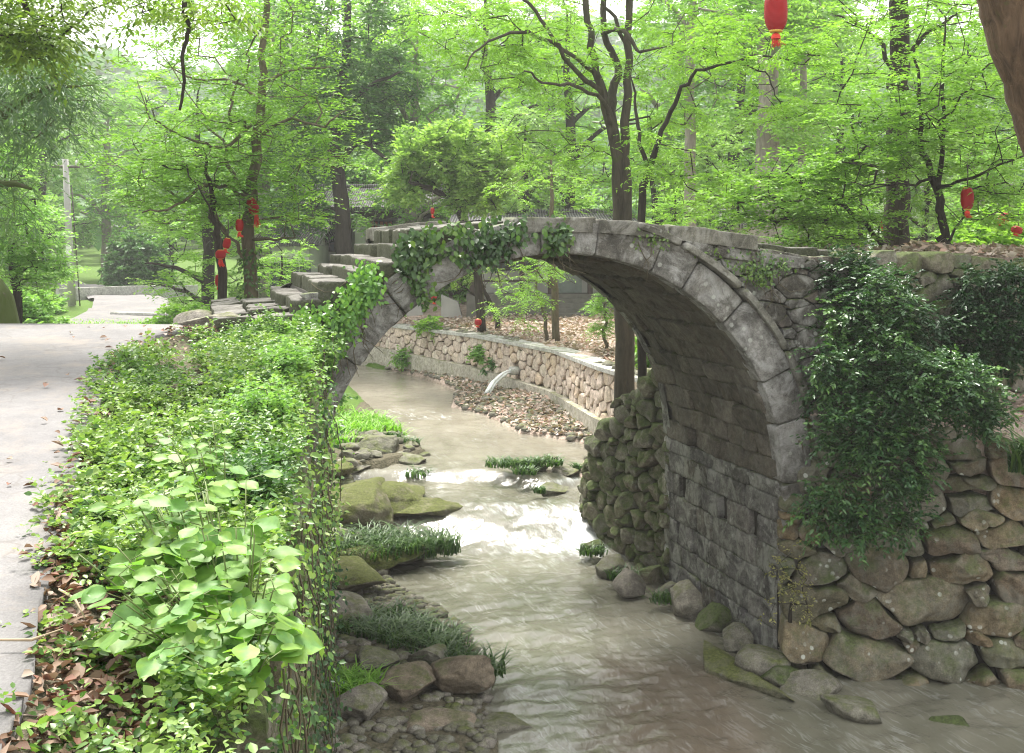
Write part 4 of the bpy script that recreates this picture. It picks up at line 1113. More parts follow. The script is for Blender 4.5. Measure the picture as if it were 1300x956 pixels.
# ---- right grove trunks
Y = 20.5; bb = basepx(1140, Y)
tree('ivy_ringed_dark_tree', 'straight dark trunked tree standing just behind the stone wall on the right', bb,
     [([bb, P(1138, 250, Y), P(1142, 150, Y), P(1141, 60, Y), P(1142, -60, Y), P(1145, -200, Y)], [.24, .2, .185, .17, .15, .1], None),
      (pl(Y, (1142, 110), (1120, 60, .4), (1090, 30, .8), (1060, 20, 1.1)), [.05, .04, .03, .015], 0),
      (pl(Y, (1141, 90), (1170, 50, -.4), (1210, 20, -.7)), [.05, .04, .02], 0)],
     [pxe(1140, 20, Y, 120, 60, 60, 1.8), pxe(1130, -70, Y, 150, 60, 50, 2)],
     K_LAYER, GL, BK_DARK, 112, layer=.35)
Y = 17.8; bb = basepx(1200, Y)
tree('layered_maple_tree', 'slender dark tree with flat layers of fresh leaves above the right wall', bb,
     [([bb, P(1196, 290, Y), P(1190, 240, Y), P(1172, 190, Y), P(1168, 130, Y), P(1160, 60, Y)], [.085, .07, .06, .04, .03, .015], None),
      (pl(Y, (1192, 245), (1197, 180), (1196, 100), (1200, 20)), [.045, .035, .025, .012], 0),
      (pl(Y, (1194, 235), (1225, 228, -.5), (1260, 215, -1), (1310, 195, -1.4)), [.03, .025, .02, .01], 0),
      (pl(Y, (1188, 228), (1160, 232, -.3), (1120, 235, -.6), (1080, 232, -.8)), [.025, .02, .015, .008], 0),
      (pl(Y, (1200, 320), (1215, 290, .3), (1225, 260, .6)), [.03, .02, .012], 0)],
     [pxe(1200, 200, Y, 130, 60, 130, 1.9), pxe(1240, 110, Y, 110, 60, 90, 1.8), pxe(1130, 130, Y, 100, 60, 80, 1.7), pxe(1080, 215, Y, 60, 35, 45, 1.3), pxe(1260, 260, Y, 70, 25, 40, 1.3), pxe(1200, 20, Y, 150, 45, 60, 1.8)],
     K_LAYER, GL, BK_DARK, 113, layer=.36)
Y = 18.6; bb = basepx(1128, Y)
tree('low_spreading_tree', 'low tree whose branch sweeps left over the right end of the bridge', bb,
     [([bb, P(1120, 310, Y), P(1095, 280, Y - .2), P(1060, 258, Y - .4), P(1018, 232, Y - .6), P(985, 215, Y - .8)], [.06, .05, .035, .03, .02, .01], None),
      (pl(Y, (1130, 325), (1112, 290, -.1), (1100, 262, -.3)), [.02, .015, .01], 0)],
     [pxe(1000, 240, Y - .6, 95, 40, 105, 1.2), pxe(1060, 285, Y - .4, 80, 28, 70, 1.1), pxe(950, 270, Y - .5, 50, 30, 35, .8)],
     K_LAYER, GL, BK_DARK, 114, layer=.3)
Y = 33.0
for (nm, lab, pts, rr, sd) in (
    ('grey_trunk_tree', 'tall pale grey trunk forking high up, left of the pair behind the bridge end', [(965, 320), (968, 200), (972, 120), (966, 60), (972, 10), (978, -80)], [.24, .2, .17, .12, .09, .04], 120),
    ('grey_trunk_tree', 'second tall grey trunk close to the right of the forked one behind the bridge end', [(985, 320), (983, 200), (980, 140), (985, 60), (990, -20), (995, -90)], [.22, .19, .16, .13, .1, .05], 121),
    ('grey_trunk_tree', 'slim straight grey trunk under the hanging lantern area, seen through light leaves', [(1020, 320), (1018, 200), (1019, 100), (1026, 60), (1028, 0), (1020, -70)], [.16, .13, .11, .1, .08, .04], 122),
    ('grey_trunk_tree', 'pale bare trunk rising behind the arching branch right of the twin stemmed tree', [(878, 320), (876, 200), (875, 100), (878, 40), (880, -60)], [.2, .18, .16, .14, .1], 123)):
    yy = Y + (sd - 120) * 1.7; bb = basepx(pts[0][0], yy)
    tree(nm, lab, bb, [([bb] + [P(a, c, yy) for a, c in pts[1:]], rr, None), (pl(yy, pts[3], (pts[3][0] - 35, pts[3][1] - 40, .5), (pts[3][0] - 80, pts[3][1] - 50, 1)), [.07, .05, .03], 0),
         (pl(yy, pts[3], (pts[3][0] + 20, pts[3][1] - 50, -.5), (pts[3][0] + 60, pts[3][1] - 80, -1)), [.06, .05, .03], 0)],
         [pxe(pts[3][0], pts[3][1] - 50, yy, 90, 70, 80, 2.4), pxe(pts[3][0] + 10, pts[3][1] + 90, yy, 50, 40, 26, 1.5)], K_FAR, GF, BK_GREY, sd, 'tall grey trunked trees behind the bridge', seg=.8, tip=.014)

# ---- big near trunk leaning into the top right corner
b = MB()
Yn = 9.0
pts = np.array([P(1420, 560, Yn + .4), P(1372, 330, Yn + .2), P(1338, 150, Yn), P(1292, 20, Yn - .1), P(1272, -60, Yn - .1), P(1262, -180, Yn)])
pts[0] = [4.75, Yn + .6, 0]; pts[0][2] = gz(4.75, Yn + .6) - .3
root = empty('leaning_old_tree', pts[0], 'massive fissured brown trunk leaning into the top right corner', 'tree')
sk = Skel(); ids = sk.limb(pts, [.55, .36, .29, .25, .24, .22], -1, 8, np.random.default_rng(1), .01)
sk.limb([sk.p[ids[-6]], P(1340, -120, Yn - .3), P(1420, -200, Yn - .8)], [.12, .1, .05], ids[-6])
T = ellipsoid_targets(np.random.default_rng(3), [(P(1330, -190, Yn), (1.6, 1.4, .5), 60, .2)])
D = sk.grow(T, np.random.default_rng(4), .3, minz=1.5)
sk.mesh(b, .006); b.build('trunk', BK_BIG, root)
b = MB(); spray(b, T, D, np.random.default_rng(5), dict(K_LAYER, L=.07)); b.build('crown', GL, root)

# ---- left edge: mossy trunk with overhanging canopy
Y = 17.0; bb = basepx(-15, Y)
tree('mossy_old_tree', 'mossy based old tree with drooping willow like foliage at the left edge', bb,
     [([bb, P(-22, 385, Y), P(-45, 340, Y), P(-60, 200, Y), P(-50, 60, Y), P(-40, -60, Y)], [.62, .42, .3, .26, .22, .15], None),
      (pl(Y, (-55, 230), (-10, 160, -.4), (40, 120, -.8), (90, 110, -1.1)), [.12, .09, .05, .02], 0),
      (pl(Y, (-50, 150), (0, 90, -.3), (50, 60, -.6)), [.1, .06, .02], 0),
      (pl(Y, (-58, 250), (-10, 230, -.3), (40, 240, -.6)), [.1, .06, .02], 0)],
     [pxe(14, 140, Y - .5, 80, 56, 74, 1.8), pxe(60, 92, Y - .8, 62, 32, 32, 1.0), pxe(92, 108, Y - .8, 36, 24, 14, .8), pxe(-14, 240, Y, 56, 70, 36, 1.4), pxe(-20, 60, Y, 70, 50, 26, 1.4)],
     dict(K_WILLOW, L=.12), GW, BK_MOSS, 130)
Y = 12.5
bx = P(-260, 380, Y); bx[2] = gz(bx[0], Y)
tree('overhanging_roadside_tree', 'tree outside the left edge whose yellow green boughs hang into the top left corner', bx,
     [([bx, P(-255, 200, Y), P(-230, 50, Y), P(-200, -60, Y)], [.22, .2, .16, .12], None),
      (pl(Y, (-235, 60), (-120, -40, -.5), (0, -30, -1), (40, 15, -1.2), (58, 38, -1.2)), [.08, .06, .035, .018, .01], 0),
      (pl(Y, (-200, -60), (-50, -110, -.5), (100, -90, -1), (220, -40, -1), (236, 30, -1), (237, 60, -1.0), (228, 140, -1.0)), [.09, .07, .05, .035, .022, .02, .012], 0)],
     [pxe(10, 20, Y - 1, 85, 50, 75, .9), pxe(40, 55, Y - 1.2, 45, 25, 30, .5), pxe(160, -8, Y - 1, 110, 22, 26, .8), pxe(260, 8, Y - 1, 50, 26, 16, .6), pxe(5, -60, Y, 200, 40, 40, 1.0)],
     dict(K_LAYER, L=.075, W=.5, droop=.5), leaf_mat('roadside_leaf', [(.07,.12,.02), (.1,.16,.025), (.14,.2,.03), (.05,.09,.02)], .35), BK_DARK, 131)
Y = 24.0; bb = basepx(20, Y)
tree('bright_roadside_bush_tree', 'bushy bright green small tree below the willow like foliage at the left edge', bb,
     [([bb, P(22, 380, Y), P(15, 330, Y), P(8, 270, Y)], [.12, .1, .07, .03], None)],
     [pxe(15, 290, Y, 60, 45, 110, 1.2), pxe(-10, 200, Y, 40, 60, 60, 1.2), pxe(45, 345, Y, 40, 28, 50, 1.0)], dict(K_LAYER, L=.11), GF, BK_DARK, 132)

# ---- background trees: prototypes then copies
def proto_tree(name, label, seed, kind, lmat, bmat, H, Rc, n, lean=0.0, low=.3):
    rng = np.random.default_rng(seed); o = np.array([0., 0, 0])
    ang = rng.uniform(0, 6.28)
    limbs = [([o, [.1, 0, H*.25], [.25*lean, .1, H*.5], [lean, 0, H*.75], [lean*1.1, 0, H*.95]], [H*.028, H*.023, H*.018, H*.011, .03], None)]
    for k in range(6):
        a = ang + k * 1.1; z0 = H * (low + .1 * k * .8)
        limbs.append(([[0, 0, z0], [math.cos(a)*Rc*.35, math.sin(a)*Rc*.35, z0 + H*.08], [math.cos(a)*Rc*.7, math.sin(a)*Rc*.7, z0 + H*.1]], [H*.01, H*.007, .02], 0))
    sp = []
    for k in range(9):
        a = rng.uniform(0, 6.28); zc_ = H * (low + .05 + (.93 - low) * (k + .5) / 9); rr = Rc * (.55 if k > 6 else .62)
        off = Rc * rng.uniform(.1, .5) * (1 - .5 * (k / 9))
        sp.append(((math.cos(a)*off + lean * k / 9, math.sin(a)*off, zc_), (rr*rng.uniform(.8, 1.1), rr*rng.uniform(.8, 1.1), H*.085*rng.uniform(.8, 1.3)), n // 9, .35))
    return tree(name, label, o, limbs, sp, kind, lmat, bmat, seed, 'trees in the grove behind the bridge', seg=.8, tip=.014)
KF1 = dict(K_FAR, L=.17, leaves=8); KF2 = dict(K_CAMPH, L=.19, tlen=.5, leaves=8); KF3 = dict(K_LAYER, L=.15, tlen=.7, twigs=6, leaves=9)
GF2 = leaf_mat('far_leaf_pale', [(.11,.175,.075), (.145,.215,.09), (.185,.265,.11)], .45, k=1.75)
GF3 = leaf_mat('far_leaf_dark', [(.04,.095,.03), (.055,.12,.035), (.075,.15,.045)], .35)
GF4 = leaf_mat('far_leaf_lime', [(.1,.19,.03), (.14,.24,.04), (.18,.29,.055)], .48)
specs = [  # px, Y, height, kind, label
    (135, 74, 12, 0, 'light green tree far beyond the lane bend, above the conical bush'),
    (50, 70, 13, 1, 'pale feathery tree standing behind the utility pole'),
    (262, 42, 9.5, 3, 'lime green tree behind the lantern tree, left of its trunk'),
    (330, 48, 12, 0, 'tall light tree filling the gap behind the layered tree'),
    (400, 56, 14, 2, 'dark green tree behind the left house roof'),
    (490, 60, 15, 1, 'pale tree rising over the left house'),
    (520, 48, 12, 0, 'light tree behind the rounded crown, nearer the left house'),
    (620, 55, 14, 3, 'lime tree directly behind the rounded tree'),
    (665, 44, 7.5, 1, 'pale dense tree right of the rounded crown, over the stepped house'),
    (720, 47, 12, 3, 'lime tree seen between the twin stems and the rounded tree'),
    (830, 42, 7, 3, 'low lime tree right of the slender forked tree'),
    (845, 56, 14, 0, 'tall light tree behind the slender forked tree'),
    (905, 40, 6, 1, 'bushy pale tree over the right part of the bridge deck'),
    (930, 52, 13, 3, 'lime tree behind the grey trunk pair, left side'),
    (1000, 58, 15, 0, 'light tree behind the grey trunk pair, right side'),
    (1060, 46, 10, 3, 'lime tree left of the dark straight trunk'),
    (1180, 50, 12, 0, 'light tree behind the layered tree on the right'),
    (1240, 44, 10, 3, 'lime tree near the right edge behind the tilted lanterns'),
    (1310, 52, 13, 2, 'dark tree at the far right edge'),
    (-40, 50, 12, 2, 'dark tree behind the mossy old trunk'),
    (15, 75, 13, 0, 'distant light tree left of the utility pole'),
    (215, 72, 8, 1, 'distant pale tree above the lane parapet'),
    (690, 82, 18, 0, 'very tall distant light tree left of the twin stems'),
    (1040, 84, 17, 3, 'distant lime tree under the big lantern'),
    (350, 34, 4.2, 3, 'small lime tree behind the foot of the steps'),
    (25, 40, 5.5, 3, 'small lime tree by the lane left of the pole'),
    (1090, 27, 4.2, 3, 'small lime tree left of the dark straight trunk behind the wall'),
    (1250, 25, 4.2, 0, 'small light tree behind the wall near the right edge'),
    (1010, 30, 4.5, 0, 'small light tree behind the bridge end stones'),
    (860, 30, 4.5, 3, 'small lime tree behind the bridge deck'),
    (1170, 33, 5.5, 1, 'small pale tree right of the dark straight trunk'),
]
pr = []
pr.append(proto_tree('broadleaf_tree', '', 201, KF1, GF, BK_GREY, 10, 3.4, 330, .5, .18))
pr.append(proto_tree('pale_broadleaf_tree', '', 202, KF2, GF2, BK_DARK, 10, 3.2, 330, -.3, .18))
pr.append(proto_tree('dark_evergreen_tree', '', 203, KF2, GF3, BK_DARK, 10, 3.0, 330, .2, .2))
pr.append(proto_tree('lime_green_tree', '', 204, KF3, GF4, BK_DARK, 10, 3.5, 300, -.4, .15))
used = set(); rgc = np.random.default_rng(9)
for px, Y, H, k, lab in specs:
    x = (px - 650) / F_PX * Y; loc = (x, Y, gz(x, Y) - .1); s = H / 10 * rgc.uniform(.95, 1.05); rot = rgc.uniform(0, 6.28)
    if k not in used:
        used.add(k); r = pr[k]; r.location = loc; r.rotation_euler = (0, 0, rot); r.scale = (s, s, s); r['label'] = lab
    else: copy_thing(pr[k], loc, rot, s, lab)

# distant forest on the hills : nobody could count it
b = MB(); rgf = np.random.default_rng(31); V0, F0 = ICO2
n = 3000; a = rgf.uniform(-.62, .62, n); r = np.sqrt(rgf.uniform(95**2, 400**2, n)); X = np.sin(a)*r; Yf = np.cos(a)*r; Zf = hg(X, Yf)
nl = 26
pos = []; dd_ = []; 
for i in range(n):
    R_ = rgf.uniform(2.2, 4.2) * (1 + r[i] / 500)
    q = unit(rgf.normal(size=(nl, 3))) * R_ * [1, 1, .9]; q[:, 2] = np.abs(q[:, 2]) * 1.0
    pos.append(q + [X[i], Yf[i], Zf[i] + R_*.5]); dd_.append(unit(rgf.normal(size=(nl, 3))) * np.array([1, 1, .6]))
pos = np.vstack(pos); dd_ = np.vstack(dd_); nrm_ = rgf.normal(size=pos.shape) + [0, -.6, 1.0]
leaves_add(b, pos - dd_ * 1.5, dd_, nrm_, rgf.uniform(2.2, 4.5, len(pos)), rgf.uniform(1.6, 3.0, len(pos)), np.repeat(rgf.uniform(0, 1, n), nl))
tag(b.build('hillside_forest', GF3), 'hazy blue green wooded hillside far behind the grove', 'forest', kind='stuff')

# ---- undergrowth bushes behind things
def bush(name, label, c, rad, n, kind, mat, seed, group=None, cat='bush', bmat=BK_DARK):
    c = np.asarray(c, float); rng = np.random.default_rng(seed)
    root = empty(name, c, label, cat, group)
    T = c + unit(rng.normal(size=(n, 3))) * (rng.uniform(.25, 1, n) ** .5)[:, None] * np.asarray(rad); T[:, 2] = c[2] + np.abs(T[:, 2] - c[2]) * 1.0 + .05
    sk = Skel(); sk.limb([c, c + [0.01, 0, rad[2]*.25]], [.02 + rad[2]*.01, .012 + rad[2] * .006])
    D = sk.grow(T, rng, .25, .12)
    b = MB(); sk.mesh(b, .0035); b.build('stems', bmat, root)
    b = MB(); spray(b, T, D, rng, kind); b.build('foliage', mat, root)
    return root
KB = dict(round=1, twigs=5, leaves=7, tlen=.3, L=.08, W=.55, fan=2.6, flat=.7, vert=.4, njit=.6, droop=.2)
for i, (px, Y, rx, rzz, mat, lab) in enumerate([
    (172, 66, 2.0, 3.4, GF3, 'dark conical bush at the bend of the lane'), (48, 50, 1.2, 1.0, GF, 'low bush at the foot of the utility pole'),
    (30, 32, 1.0, 1.1, GF, 'rounded bush on the grassy lane side left of the pole'), (272, 27, 1.2, 1.2, GGB, 'bright bush at the right side of the lane below the lanterns'),
    (240, 38, 1.5, 1.3, GF4, 'lime bush on the right side of the lane, before the parapet'), (345, 24, .9, .8, GF4, 'lime bush behind the lowest bridge steps'),
    (300, 25, 1.2, 1.1, GF, 'leafy bush between the two lantern trunks'), (385, 30, 1.1, 1.0, GD, 'dark bush against the white pillars'), (578, 47, 1.3, 1.3, GF, 'bush between the hall and the stepped house'), (505, 44, 1.0, .8, GF, 'bush at the left end of the pale low wall'),
    (866, 27, 1.2, 1.2, GF4, 'lime bush behind the right coping slabs'),
    (905, 26, 1.2, 1.1, GC, 'pale rounded bush behind the right coping slabs'), (1060, 23, 1.1, .8, GF4, 'lime bush behind the wall top boulders'),
    (1185, 23, 1.2, .7, GF, 'low bush between the two dark trunks behind the wall'), (1270, 21, 1.1, .6, GF4, 'lime bush under the tilted lanterns'), (975, 27, 1.2, 1.0, GF, 'low bush below the grey trunks'),
    (1120, 30, 1.6, 1.5, GF4, 'bush behind the straight dark trunk')]):
    x = (px - 650) / F_PX * Y
    bush('leafy_bush', lab, (x, Y, gz(x, Y) - .05), (rx, rx, rzz), int(60 + 45 * rx * rzz), dict(KB, L=.1 + .002 * Y), mat, 300 + i, 'bushes around the grove')

# ================================================================== BANK PLANTS (left foreground)
rv = np.random.default_rng(41)
def verge(y, t):     # t 0 road edge .. 1 wall edge
    a = ip(RED, y); b_ = np.interp(y, [2, 4, 10, 13.3], [-.78, -.93, -1.68, -2.17]); x = a + (b_ - a) * t
    return x
# ground-cover carpet (stuff)
n = 5200; y = 3.0 + 10.6 * rv.uniform(0, 1, n) ** 1.0; t = rv.uniform(0, 1, n) ** .8 * 1.02 - .05
keep = (fbm(np.stack([y * 2.6, t * 5, t * 0 + 2], -1), 2) > -.22) & ~((y < 5.3) & (t < .6) & (rv.uniform(size=n) < .9)) & ~((y < 5.9) & (t >= .5) & (rv.uniform(size=n) < .6)) & ~((t < .12) & (fbm(np.stack([y * 1.6, t * 0, t * 0], -1), 2) < .1)); y, t = y[keep], t[keep]
x = verge(y, t); hgt = (.04 + (.05 + .22 * np.clip(.5 + .9 * fbm(np.stack([x * 1.2, y * .9, 0 * y], -1), 2), 0, 1.3)) * smooth(.0, .5, t) * smooth(13.6, 12.0, y)) * rv.uniform(.2, 1, len(y))
z = rz(y) - .12 * smooth(0, .3, t) - .1 * t + hgt
T = np.stack([x, y, z], -1); D = unit(np.stack([rv.normal(size=len(y)) * .6 + .3, rv.normal(size=len(y)) * .6, rv.uniform(.3, 1, len(y))], -1))
b = MB(); clump = np.clip(.5 + .55 * fbm(T * [1.3, .9, 0] + 4, 2), 0, 1)
spray(b, T, D, rv, dict(round=1, twigs=3, leaves=6, tlen=.15, L=.036, W=.62, fan=2.5, flat=.7, vert=.45, njit=.6, droop=.2, scatter=.03), varf=clump)
sel = rv.uniform(size=len(T)) < .22
spray(b, T[sel] + [0, 0, .03], D[sel], rv, dict(round=1, twigs=2, leaves=6, tlen=.18, L=.062, W=.6, fan=2.5, flat=.7, vert=.4, njit=.5, droop=.2, scatter=.03), varf=np.clip(clump[sel] + .2, 0, 1))
tag(b.build('ground_cover', GB), 'low mixed ground cover spilling over the road verge', 'ground cover', kind='stuff')
# individual shrubs on the verge and down the bank wall
def bshrub(i, y, t, r, h, mat, L, lab, W=.55, n=None, dz=0.0):
    x = float(verge(y, t)); z = float(rz(y)) - .25 + dz
    bush('verge_shrub', lab, (x, y, z), (r, r, h), n or int(70 + 260 * r * h), dict(KB, L=L, W=W, tlen=.2), mat, 400 + i, 'shrubs along the road verge')
VS = [(12.7, .55, .35, .16, GB, .05, 'yellow green shrub at the foot of the bridge steps'), (12.3, .75, .4, .24, GF, .05, 'light shrub under the lowest bridge steps'),
      (11.3, .68, .4, .24, GB, .05, 'bushy verge shrub one step nearer than the landing'), (10.4, .82, .28, .34, GF, .045, 'lime shrub leaning out over the bank wall'),
      (9.6, .6, .5, .24, GB, .05, 'mixed green shrub in the middle of the verge'), (8.8, .8, .26, .34, GF, .042, 'airy lime shrub hanging over the wall edge above the stream'),
      (7.9, .7, .3, .26, GB, .045, 'dense shrub above the dark bank wall'), (7.2, .45, .4, .2, GB, .05, 'low shrub near the worn road edge'),
      (6.9, .78, .22, .26, GD, .045, 'darker shrub behind the big leafed plant'), (6.2, .3, .3, .2, GB, .05, 'low yellow leaved shrub beside the leaf litter'),
      (4.6, .2, .16, .12, GB, .05, 'small pale seedling clump by the slab corner'), (3.9, .4, .2, .12, GB, .05, 'low seedling clump in the dry leaves at the bottom'), (5.7, .1, .24, .16, GB, .045, 'yellow green clump reaching onto the road slab')]
for i, a in enumerate(VS): bshrub(i, *a)
# big leafed plant
GSTEM = plain('green_stem', (.12, .16, .05), .6, .2)
def big_plant(name, label, c, stems, seed, Lr=(.07, .125)):
    rng = np.random.default_rng(seed); root = empty(name, c, label, 'plant'); sb = MB(); lb = MB()
    for (ex, ey, ez) in stems:
        tip = np.array([ex, ey, ez]); mid = (np.array(c) + tip) / 2 + [0, 0, .08]
        tt = np.linspace(0, 1, 9)[:, None]; pts = np.array(c)*(1-tt)**2 + 2*mid*tt*(1-tt) + tip*tt**2
        tube_add(sb, pts, np.linspace(.007, .003, 9), 5)
        d0 = unit(tip - np.array(c)); k = rng.integers(5, 7)
        for j in range(k):
            t = .55 + .45 * (j + 1) / k; i0 = min(8, int(t * 8)); p = pts[i0] + rng.normal(size=3) * .008
            az = rng.uniform(0, 6.28); d = unit(np.array([math.cos(az), math.sin(az) - .3, rng.uniform(-.25, .2)]) + d0 * .2)
            pet = rng.uniform(.03, .09); q = p + d * pet + [0, 0, .01]
            tube_add(sb, [p, q], .0022, 3)
            L = rng.uniform(*Lr) * (1.0 if j < k - 2 else .6)
            nr = unit(np.array([0, -.35, 1.0]) + rng.normal(size=3) * .28)
            bigleaf_add(lb, [q], [unit(d + [0, 0, -.25])], [nr], [L], [L * rng.uniform(.78, .92)], [rng.uniform(0, 1)], rng)
    sb.build('stems', GSTEM, root); lb.build('leaves', GBIG, root)
def bgp(px, py, Y): return tuple(P(px, py, Y))
_rb = np.random.default_rng(52)
tips = []
for k in range(64):
    py_ = _rb.uniform(610, 845); cxp = np.interp(py_, [610, 700, 780, 850], [255, 222, 240, 285]); hw_ = np.interp(py_, [610, 700, 780, 850], [60, 128, 112, 75])
    tips.append(bgp(cxp + _rb.uniform(-hw_, hw_), py_, float(np.interp(py_, [610, 700, 780, 850], [5.2, 4.7, 4.3, 4.0])) + _rb.uniform(-.1, .1)))
big_plant('big_leafed_plant', 'large plant with broad rounded pale green leaves at the bottom left', (-1.08, 4.75, -1.95), tips, 51, (.10, .175))
big_plant('broad_leafed_sapling', 'smaller broad leaved plant above the large one on the verge', (-1.5, 6.2, -1.75),
          [bgp(a, c, Y) for a, c, Y in [(215,555,6.2),(240,540,6.4),(265,560,6.3),(285,570,6.2),(240,585,6.0),(270,535,6.5),(225,575,6.1),(255,575,6.1)]], 53, (.08, .13))
# dry fallen leaves
n = 2200; y = np.concatenate([rv.uniform(3.0, 6.2, 1800), rv.uniform(5, 13, 400)]); t = np.concatenate([rv.uniform(.0, .75, 1800), rv.normal(.02, .05, 400)])
x = verge(y, t); onr = x < ip(RED, y); z = np.where(onr, rz(y) + .065, hg(x, y) + .03 + rv.uniform(0, .03, n))
xs = rv.uniform(-4.5, -1.8, 70); ys = rv.uniform(5, 13, 70); ok = xs < ip(RED, ys); x = np.concatenate([x, xs[ok]]); y = np.concatenate([y, ys[ok]]); z = np.concatenate([z, rz(ys[ok]) + .065])
n = len(x); az = rv.uniform(0, 6.28, n); d = np.stack([np.cos(az), np.sin(az), rv.normal(size=n) * .2], -1); nr = np.array([0, 0, 1.]) + rv.normal(size=(n, 3)) * .35
b = MB(); leaves6_add(b, np.stack([x, y, z], -1), d, nr, rv.uniform(.03, .09, n), rv.uniform(.02, .05, n), rv.uniform(0, 1, n), fold=.45, droop=-.2)
tag(b.build('fallen_leaves', DRY), 'dry brown leaves scattered along the road edge', 'dry leaves', kind='stuff')
# dry twigs by the slab corner
for (p0, p1, p2, lab) in ((P(0, 826, 4.4), P(40, 812, 4.4), P(80, 790, 4.5), 'pale dry twig lying across the slab corner'), (P(75, 752, 4.9), P(95, 765, 4.8), P(108, 790, 4.6), 'bent dry stem sticking out of the leaf litter'), (P(140, 810, 4.4), P(180, 805, 4.4), P(215, 795, 4.4), 'brown stick lying in the dry leaves')):
    b = MB(); q = np.array([p0, p1, p2]); q[:, 2] = [float(rz(v[1])) + .09 for v in q]
    tube_add(b, q, [.005, .006, .003], 6); tag(b.build('dry_twig', plain('dry_twig_bark', (.32, .25, .17), .9), None, origin=q[0]), lab, 'twig', 'dry twigs by the road')
# litter on terrace / beach (stuff)
n = 26000
pn = []
for rngx, rngy, k in (((-6, 9), (27, 42), 15000), ((-4, 2.5), (25, 41), 12000), ((3.8, 8), (14.8, 20), 3500)):
    pn.append(np.stack([rv.uniform(*rngx, k), rv.uniform(*rngy, k)], -1))
q = np.vstack(pn); X, Yq = q.T; fw = ip(FWL, Yq); keep = ((X > fw + .7) & (Yq > 27)) | ((X > ip(RW, Yq) + .1) & (X < fw - .1) & (Yq > 25)) | ((Yq < 20) & (X > 3.6))
X, Yq = X[keep], Yq[keep]; n = len(X); Zq = hg(X, Yq) + rv.uniform(.01, .07, n)
az = rv.uniform(0, 6.28, n); d = np.stack([np.cos(az), np.sin(az), rv.normal(size=n) * .3], -1); nr = np.array([0, 0, 1.]) + rv.normal(size=(n, 3)) * .5
b = MB(); leaves_add(b, np.stack([X, Yq, Zq], -1), d, nr, rv.uniform(.08, .2, n), rv.uniform(.05, .12, n), rv.uniform(0, 1, n), fold=.2)
tag(b.build('leaf_litter', leaf_mat('litter_leaf', [(.36,.28,.23), (.45,.38,.33), (.28,.2,.16), (.55,.48,.43), (.38,.24,.19)], .1, .8, k=1.0)), 'brown leaf litter on the terrace and gravel beach', 'leaf litter', kind='stuff')

# ================================================================== IVY on bridge
def face_pts(polys, rng, w=0.0):
    """polys: (polygon px list, n) sampled on the near bridge face"""
    out = []
    for poly, n in polys:
        A = np.array(poly, float); lo, hi = A.min(0), A.max(0); c = 0
        while c < n:
            p = lo + rng.uniform(size=2) * (hi - lo); ins = False
            for i in range(len(A)):
                a, b_ = A[i], A[i-1]
                if (a[1] > p[1]) != (b_[1] > p[1]) and p[0] < (b_[0]-a[0])*(p[1]-a[1])/(b_[1]-a[1]) + a[0]: ins = not ins
            if ins:
                s, z = NPL(p[0], p[1], w); out.append((s, z)); c += 1
    return np.array(out)
def ivy(name, label, polys, seed, L=.075, mat=GI, thick=.16, cat='ivy', per=5, W=.72):
    rng = np.random.default_rng(seed); q = face_pts(polys, rng)
    q = q[fbm(np.stack([q[:, 0]*2.2, q[:, 1]*2.2, 0*q[:, 0] + seed], -1), 2) > -.75]
    o = BP(q[:, 0].mean(), 0, q[:, 1].min()); root = empty(name, o, label, cat)
    dep = .04 + np.abs(rng.normal(size=len(q))) * thick * .5
    T = BP(q[:, 0], -dep, q[:, 1])
    nface = np.array([-BN[0], -BN[1], 0.0])
    k = len(T) * per; pos = np.repeat(T, per, 0) + rng.normal(size=(k, 3)) * .05
    d = unit(rng.normal(size=(k, 3)) * [.7, .3, .5] + [0, 0, -.75]); nr = nface * 1.0 + [0, 0, .75] + rng.normal(size=(k, 3)) * .4
    v = np.clip(.62 + .45 * fbm(pos * 1.6 + seed, 2) + rng.normal(size=k) * .16, 0, 1)
    LL_ = L * rng.uniform(.55, 1.2, k)
    b = MB(); leaves6_add(b, pos, d, nr, LL_, LL_ * W, v); b.build('leaves', mat, root)
    b = MB()   # creeping stems
    for i in rng.choice(len(q), max(6, len(q) // 14), replace=False):
        s, z = q[i]; pts = []; a = rng.uniform(-2.2, -.9)
        for j in range(7):
            pts.append(BP(s, -.03 - .02 * j * rng.uniform(0, 1), z)); s += .09 * math.cos(a); z += .09 * math.sin(a); a += rng.normal() * .35
        tube_add(b, pts, np.linspace(.007, .003, 7), 4)
    b.build('stems', BK_MID, root)
ivy('ivy_mat', 'thick ivy hanging over the bridge parapet above the left haunch of the arch', [([(512,300),(560,288),(640,280),(665,278),(660,300),(640,330),(600,335),(560,325),(535,345),(520,360),(505,350),(500,325)], 240), ([(525,360),(545,345),(552,375),(545,392),(530,385)], 16), ([(500,300),(520,290),(540,330),(525,365),(505,340)], 60)], 61)
ivy('ivy_tuft', 'small ivy tuft draped over the crown of the arch', [([(685,280),(715,280),(718,300),(708,315),(700,322),(688,312)], 60)], 62)
ivy('ivy_curtain', 'broad leaved ivy curtain covering the bridge side below the steps', [([(355,405),(400,392),(430,378),(455,345),(472,332),(476,370),(458,405),(435,440),(412,475),(398,530),(330,560),(320,440)], 700), ([(440,350),(474,330),(476,365),(450,410)], 60)], 63, L=.062, mat=leaf_mat('curtain_ivy_leaf', [(.03,.08,.018), (.05,.12,.022), (.085,.18,.03), (.13,.24,.035)], .28, .42, spec=.4), thick=.3)
